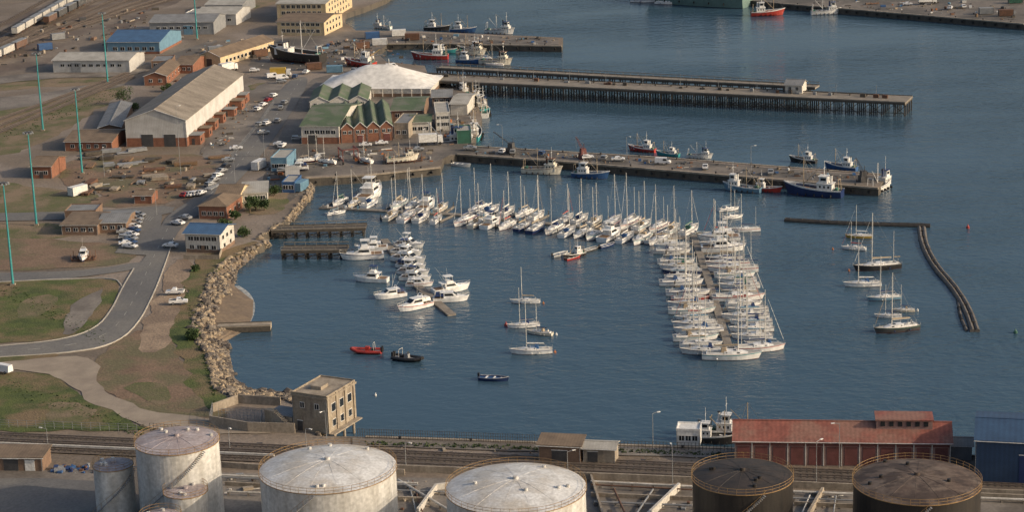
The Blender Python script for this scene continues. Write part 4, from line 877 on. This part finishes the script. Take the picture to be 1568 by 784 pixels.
def truck(u,v,h,col):
    mb=MB(); mb.box(-4,-1.2,1.0,2,1.2,3.6,col); mb.box(2.2,-1.15,.7,4,1.15,2.9,white,.15,.05); mb.box(3.85,-1,1.8,4.0,1,2.6,glass); mb.box(-4,-.5,.6,3.9,.5,1,black)
    for x in(-3,-1.8,3):
        for y in(-1.05,1.05): mb.tube((x,y-.15,.5),(x,y+.15,.5),.5,rubber,n=10)
    p=G(u,v); mb.obj('truck',None,(p.x,p.y,LZ+ZL[0]),h)
truck(430,118,0,yellow); truck(660,222,.1,white); truck(215,60,.4,lblue); truck(1420,6,.0,white); truck(350,110,.8,white)
# ------------------------------------------------------------------ containers, wagons, clutter
def container(u,v,h,col,n=1,L=6.1):
    mb=MB()
    for k in range(n):
        z=k*2.65; mb.box(0,0,z,L,2.4,z+2.6,col)
        for i in range(int(L/.4)): mb.box(i*.4+.1,-.04,z+.15,i*.4+.28,.01,z+2.45,col)
        mb.box(L-.01,.1,z+.1,L+.05,1.17,z+2.5,col); mb.box(L-.01,1.23,z+.1,L+.05,2.3,z+2.5,col)
        for x in(0,L-.12):
            for y in(-.05,2.33): mb.box(x,y,z,x+.12,y+.12,z+2.62,dgrey)
    p=G(u,v); mb.obj('shipping_container',None,(p.x,p.y,LZ+ZL[0]),h)
for u,v,h,c in((112,302,.9,white),(60,78,.5,blue),(80,62,.5,grey),(180,100,0,rust),(560,60,.2,blue),(600,56,.1,white),(620,62,0,rust),(470,108,.2,rust),(500,112,0,lblue),(1500,22,0,grey),(1530,25,0,rust),(460,295,1.2,lblue),(395,262,1.2,white),(1545,5,0,green),(320,82,.3,grey),(545,76,.3,rust),(570,70,0,white),(390,88,.5,rust)): container(u,v,h,c)
def wagon(p,h,col):
    mb=MB(); mb.box(-6,-1.3,1.1,6,1.3,3.7,col); mb.box(-6.1,-1.35,3.7,6.1,1.35,3.85,grey)
    for i in range(9): mb.box(-5.9+i*1.45,-1.36,1.1,-5.75+i*1.45,1.36,3.7,grey)
    mb.box(-6.2,-1,.8,6.2,1,1.1,black)
    for x in(-4.6,-3,3,4.6):
        for y in(-.6,.6): mb.tube((x,y-.08,.5),(x,y+.08,.5),.45,rust,n=10)
    mb.obj('freight_wagon',None,(p.x,p.y,LZ+.35+ZL[0]),h)
a=G(22,57);b=G(122,-2); n=int((b-a).length/13)
for i in range(n): wagon(a.lerp(b,(i+.5)/n),ang(a,b),plaster)
a=G(-20,100);b=G(40,72)
for i in range(3): wagon(a.lerp(b,(i+.5)/3),ang(a,b),R.choice([rust,plaster]))
a=G(70,40);b=G(130,8)
for i in range(4): wagon(a.lerp(b,(i+.5)/4),ang(a,b),R.choice([dgrey,rust]))
def timber(u,v,h,mt,L=6):
    mb=MB(); nk=R.randint(1,3)
    for k in range(nk):
        for j in range(5): mb.box(R.uniform(-.3,.3),j*.5,k*.35,L+R.uniform(-.5,.3),j*.5+.42,k*.35+.3,mt)
    p=G(u,v); mb.obj('timber_stack',None,(p.x,p.y,LZ+ZL[0]),h)
for i in range(26):
    u=R.uniform(130,325); v=R.uniform(240,305); 
    if u>205 and v>295: continue
    timber(u,v,R.choice([.1,1.4])+R.uniform(-.2,.2),R.choice([wood,rust,teak,grey,concw]),R.uniform(3,8))
for i in range(10): timber(R.uniform(95,250),R.uniform(232,262),R.uniform(0,.5),R.choice([rust,grey,wood]),R.uniform(3,7))
def heap(name,area,n,mts,smin=.3,smax=1.4,z=LZ):
    mb=MB()
    for _ in range(n):
        t=R.random();s=R.random(); a=G(*area[0],z).lerp(G(*area[1],z),t); b=G(*area[3],z).lerp(G(*area[2],z),t); p=a.lerp(b,s); q=smin+(smax-smin)*R.random()**2; mt=R.choice(mts)
        mb.T=Matrix.Translation((p.x,p.y,z))@Matrix.Rotation(R.choice([.1,1.4])+R.uniform(-.3,.3),4,'Z')
        k=R.random()
        if k<.6: mb.box(0,0,0,q*R.uniform(.6,2.5),q,q*R.uniform(.4,1.0),mt)
        elif k<.8: mb.tube((0,0,q*.3),(q*3,0,q*.3),q*.2,mt,n=7)
        else: mb.tube((0,0,0),(0,0,q*.9),q*.4,mt,n=9)
    mb.T=None; mb.obj(name)
mut=[rust,grey,wood,dgrey,concw,brickb,wood,dgrey]; allm=mut*2+[plaster,white,lblue,blue,orange,tan,teak,grey]
heap('yard_clutter',[(225,140),(300,120),(345,90),(260,100)],50,allm)
heap('yard_clutter',[(100,262),(330,250),(320,300),(140,310)],110,mut)
heap('yard_clutter',[(300,240),(345,225),(400,150),(372,160)],70,allm,.3,1.1)
heap('quay_clutter',[(470,262),(660,250),(660,228),(460,232)],110,allm,.3,1.2)
heap('quay_clutter',[(665,222),(722,222),(730,165),(680,165)],100,allm,.3,1.2)
heap('quay_clutter',[(720,234),(1060,260),(1060,250),(725,228)],120,allm,.25,.9)
heap('quay_clutter',[(1060,260),(1335,282),(1345,271),(1060,248)],70,allm,.25,.9)
heap('quay_clutter',[(600,64),(850,69),(850,60),(640,51)],90,allm,.3,1.2)
heap('yard_clutter',[(430,108),(640,100),(560,60),(500,62)],110,allm,.4,1.4)
heap('yard_clutter',[(-30,110),(200,60),(240,10),(60,40)],110,mut,.5,1.8)
heap('yard_clutter',[(260,90),(420,120),(420,60),(330,60)],60,allm,.4,1.3)
heap('yard_clutter',[(400,300),(455,300),(465,240),(410,240)],60,allm,.3,1.1)
heap('tank_farm_clutter',[(80,730),(145,730),(145,715),(85,715)],40,[navy,blue,grey,rust],.3,1.0)
tf=[rust,concw,concw,dgrey,grey,plaster,wood]
heap('tank_farm_clutter',[(345,760),(400,762),(400,732),(345,728)],30,tf,.2,.9)
heap('tank_farm_clutter',[(610,785),(680,785),(720,742),(612,735)],30,tf,.2,.8)
heap('tank_farm_clutter',[(905,790),(1060,790),(1055,748),(900,742)],45,tf,.2,.8)
heap('tank_farm_clutter',[(1216,790),(1305,790),(1300,760),(1216,757)],30,tf,.2,.8)
heap('railside_clutter',[(350,690),(1110,712),(1110,697),(350,680)],90,mut,.15,.6)
heap('far_quay_clutter',[(1240,5),(1560,32),(1560,10),(1300,-8)],100,allm,.4,1.5)
tw('red',(1100,668),(1160,672),14,.9); tw('dark',(1075,676),(1118,678),15,.75)
# ------------------------------------------------------------------ lamps
def mast(u,v,h=27.5):
    mb=MB(); mb.tube((0,0,0),(0,0,h),.34,teal,.16,8); mb.box(-.6,-.6,0,.6,.6,.5,concw); mb.tube((0,0,h-.2),(0,0,h+.1),1.0,dgrey,n=12)
    for k in range(8):
        a=k*.785; mb.box(math.cos(a)*1.3-.25,math.sin(a)*1.3-.25,h-.4,math.cos(a)*1.3+.25,math.sin(a)*1.3+.25,h+.1,grey,.08,.08)
        mb.tube((0,0,h),(math.cos(a)*1.3,math.sin(a)*1.3,h-.1),.05,grey,n=4)
    p=G(u,v); mb.obj('high_mast_light',None,(p.x,p.y,LZ))
for u,v in((20,437),(56,345),(126,266),(66,200),(165,127),(302,60)): mast(u,v)
def lamp(u,v,h=9,mt=grey):
    mb=MB(); mb.tube((0,0,0),(0,0,h),.09,mt,.05,6); mb.tube((0,0,h),(1.2,0,h+.2),.05,mt); mb.box(1.0,-.15,h+.1,1.7,.15,h+.25,white); p=G(u,v); mb.obj('street_lamp',None,(p.x,p.y,LZ),R.uniform(0,6))
for u,v,h in((277,268,22),(1000,688,7.5),(1285,716,9),(622,722,6),(1250,745,9),(352,690,5),(75,700,6),(1030,745,8),(470,700,6),(1392,8,8),(160,270,9),(640,245,10),(360,280,9),(405,240,9),(770,233,9),(960,247,8),(1150,263,8),(240,330,8),(500,672,6),(870,745,7)): lamp(u,v,h)
def crane(u,v,h,mt,rot):
    mb=MB(); mb.box(-1.2,-1.2,0,1.2,1.2,1.8,mt); mb.box(-.9,-.9,1.8,.9,.9,3.4,mt,.1,.1); mb.box(.85,-.5,2.3,.95,.5,3.2,glass)
    for s in(-.4,.4): mb.tube((.5,s,3),(h,s*.4,h),.07,mt,n=4)
    for k in range(8):
        t=k/8;t2=(k+1)/8; mb.tube((.5+(h-.5)*t,-.4+.24*t,3+(h-3)*t),(.5+(h-.5)*t2,.4-.24*t2,3+(h-3)*t2),.05,mt,n=4)
    mb.tube((-.8,0,3.4),(-.8,0,5),.1,mt); mb.tube((-.8,0,5),(h,0,h),.03,wire,n=4); mb.tube((h,0,h),(h,0,h-4),.03,wire,n=4)
    p=G(u,v); mb.obj('dock_crane',None,(p.x,p.y,LZ),rot)
crane(783,234,6.5,dgrey,2.6); crane(893,243,6,redw,1.9); crane(1322,278,6,dgrey,1.8); crane(560,100,6,yellow,.3)
# ------------------------------------------------------------------ vegetation
def tree(u,v,h,r,name='tree'):
    p=G(u,v); mb=MB(); mb.tube((0,0,0),(0,0,h*.45),.22,bark,.14,6)
    cl=[]
    for k in range(9):
        a=R.uniform(0,6.28); d=R.uniform(.2,.75)*r; z=h*R.uniform(.45,.85); mb.tube((0,0,h*.35),(math.cos(a)*d,math.sin(a)*d,z),.09,bark,.03,4); cl.append((math.cos(a)*d,math.sin(a)*d,z,R.uniform(.3,.55)*r))
    for c in cl:
        for _ in range(110):
            q=Vector((R.gauss(0,1),R.gauss(0,1),R.gauss(0,.8))).normalized()*c[3]*R.uniform(.5,1.1); x,y,z=c[0]+q.x,c[1]+q.y,c[2]+q.z; s=R.uniform(.15,.4)
            a=Vector((R.uniform(-1,1),R.uniform(-1,1),R.uniform(-1,1)))*s; b=Vector((R.uniform(-1,1),R.uniform(-1,1),R.uniform(-1,1)))*s
            mb.add([(x,y,z),(x+a.x,y+a.y,z+a.z),(x+a.x+b.x,y+a.y+b.y,z+a.z+b.z),(x+b.x,y+b.y,z+b.z)],[(0,1,2,3)],R.choice([leafA,leafA,leafB]))
    mb.obj(name,None,(p.x,p.y,LZ),R.uniform(0,6))
for u,v,h,r in((190,160,5.5,4.2),(383,326,5,3),(392,322,4,2.5),(405,322,3.5,2),(360,336,3,2),(420,300,3,1.8),(296,518,2,1.8),(292,522,1.6,1.5),(345,350,3,2),(330,148,4,2.5),(205,170,3,2.2),(255,140,3,2),(375,362,2,2),(300,415,1.2,1.3)): tree(u,v,h,r,'tree' if h>=3 else 'bush')
mb=MB()
for k in range(520):
    u=R.uniform(560,1110); v=678+(u-560)*.031+R.uniform(0,5); p=G(u,v); s=R.uniform(.15,.45)
    for _ in range(5): mb.add([(p.x+R.uniform(-s,s),p.y+R.uniform(-s,s),LZ),(p.x+R.uniform(-s,s),p.y+R.uniform(-s,s),LZ+.02),(p.x+R.uniform(-s,s),p.y+R.uniform(-s,s),LZ+s*1.5)],[(0,1,2)],R.choice([leafA,leafB]))
for k in range(1500):
    a=R.choice([((-40,575),(220,660)),((280,440),(330,610)),((0,440),(160,520)),((0,205),(170,140))]); u=R.uniform(a[0][0],a[1][0]); v=a[0][1]+(a[1][1]-a[0][1])*((u-a[0][0])/(a[1][0]-a[0][0]))+R.uniform(-12,12)
    p=G(u,v); s=R.uniform(.1,.4)
    for _ in range(4): mb.add([(p.x+R.uniform(-s,s),p.y+R.uniform(-s,s),LZ),(p.x+R.uniform(-s,s),p.y+R.uniform(-s,s),LZ+.02),(p.x+R.uniform(-s,s),p.y+R.uniform(-s,s),LZ+s)],[(0,1,2)],R.choice([leafA,leafB]))
mb.obj('scrub_tufts')
print('objects',len(bpy.data.objects),'ZL',ZL[0])
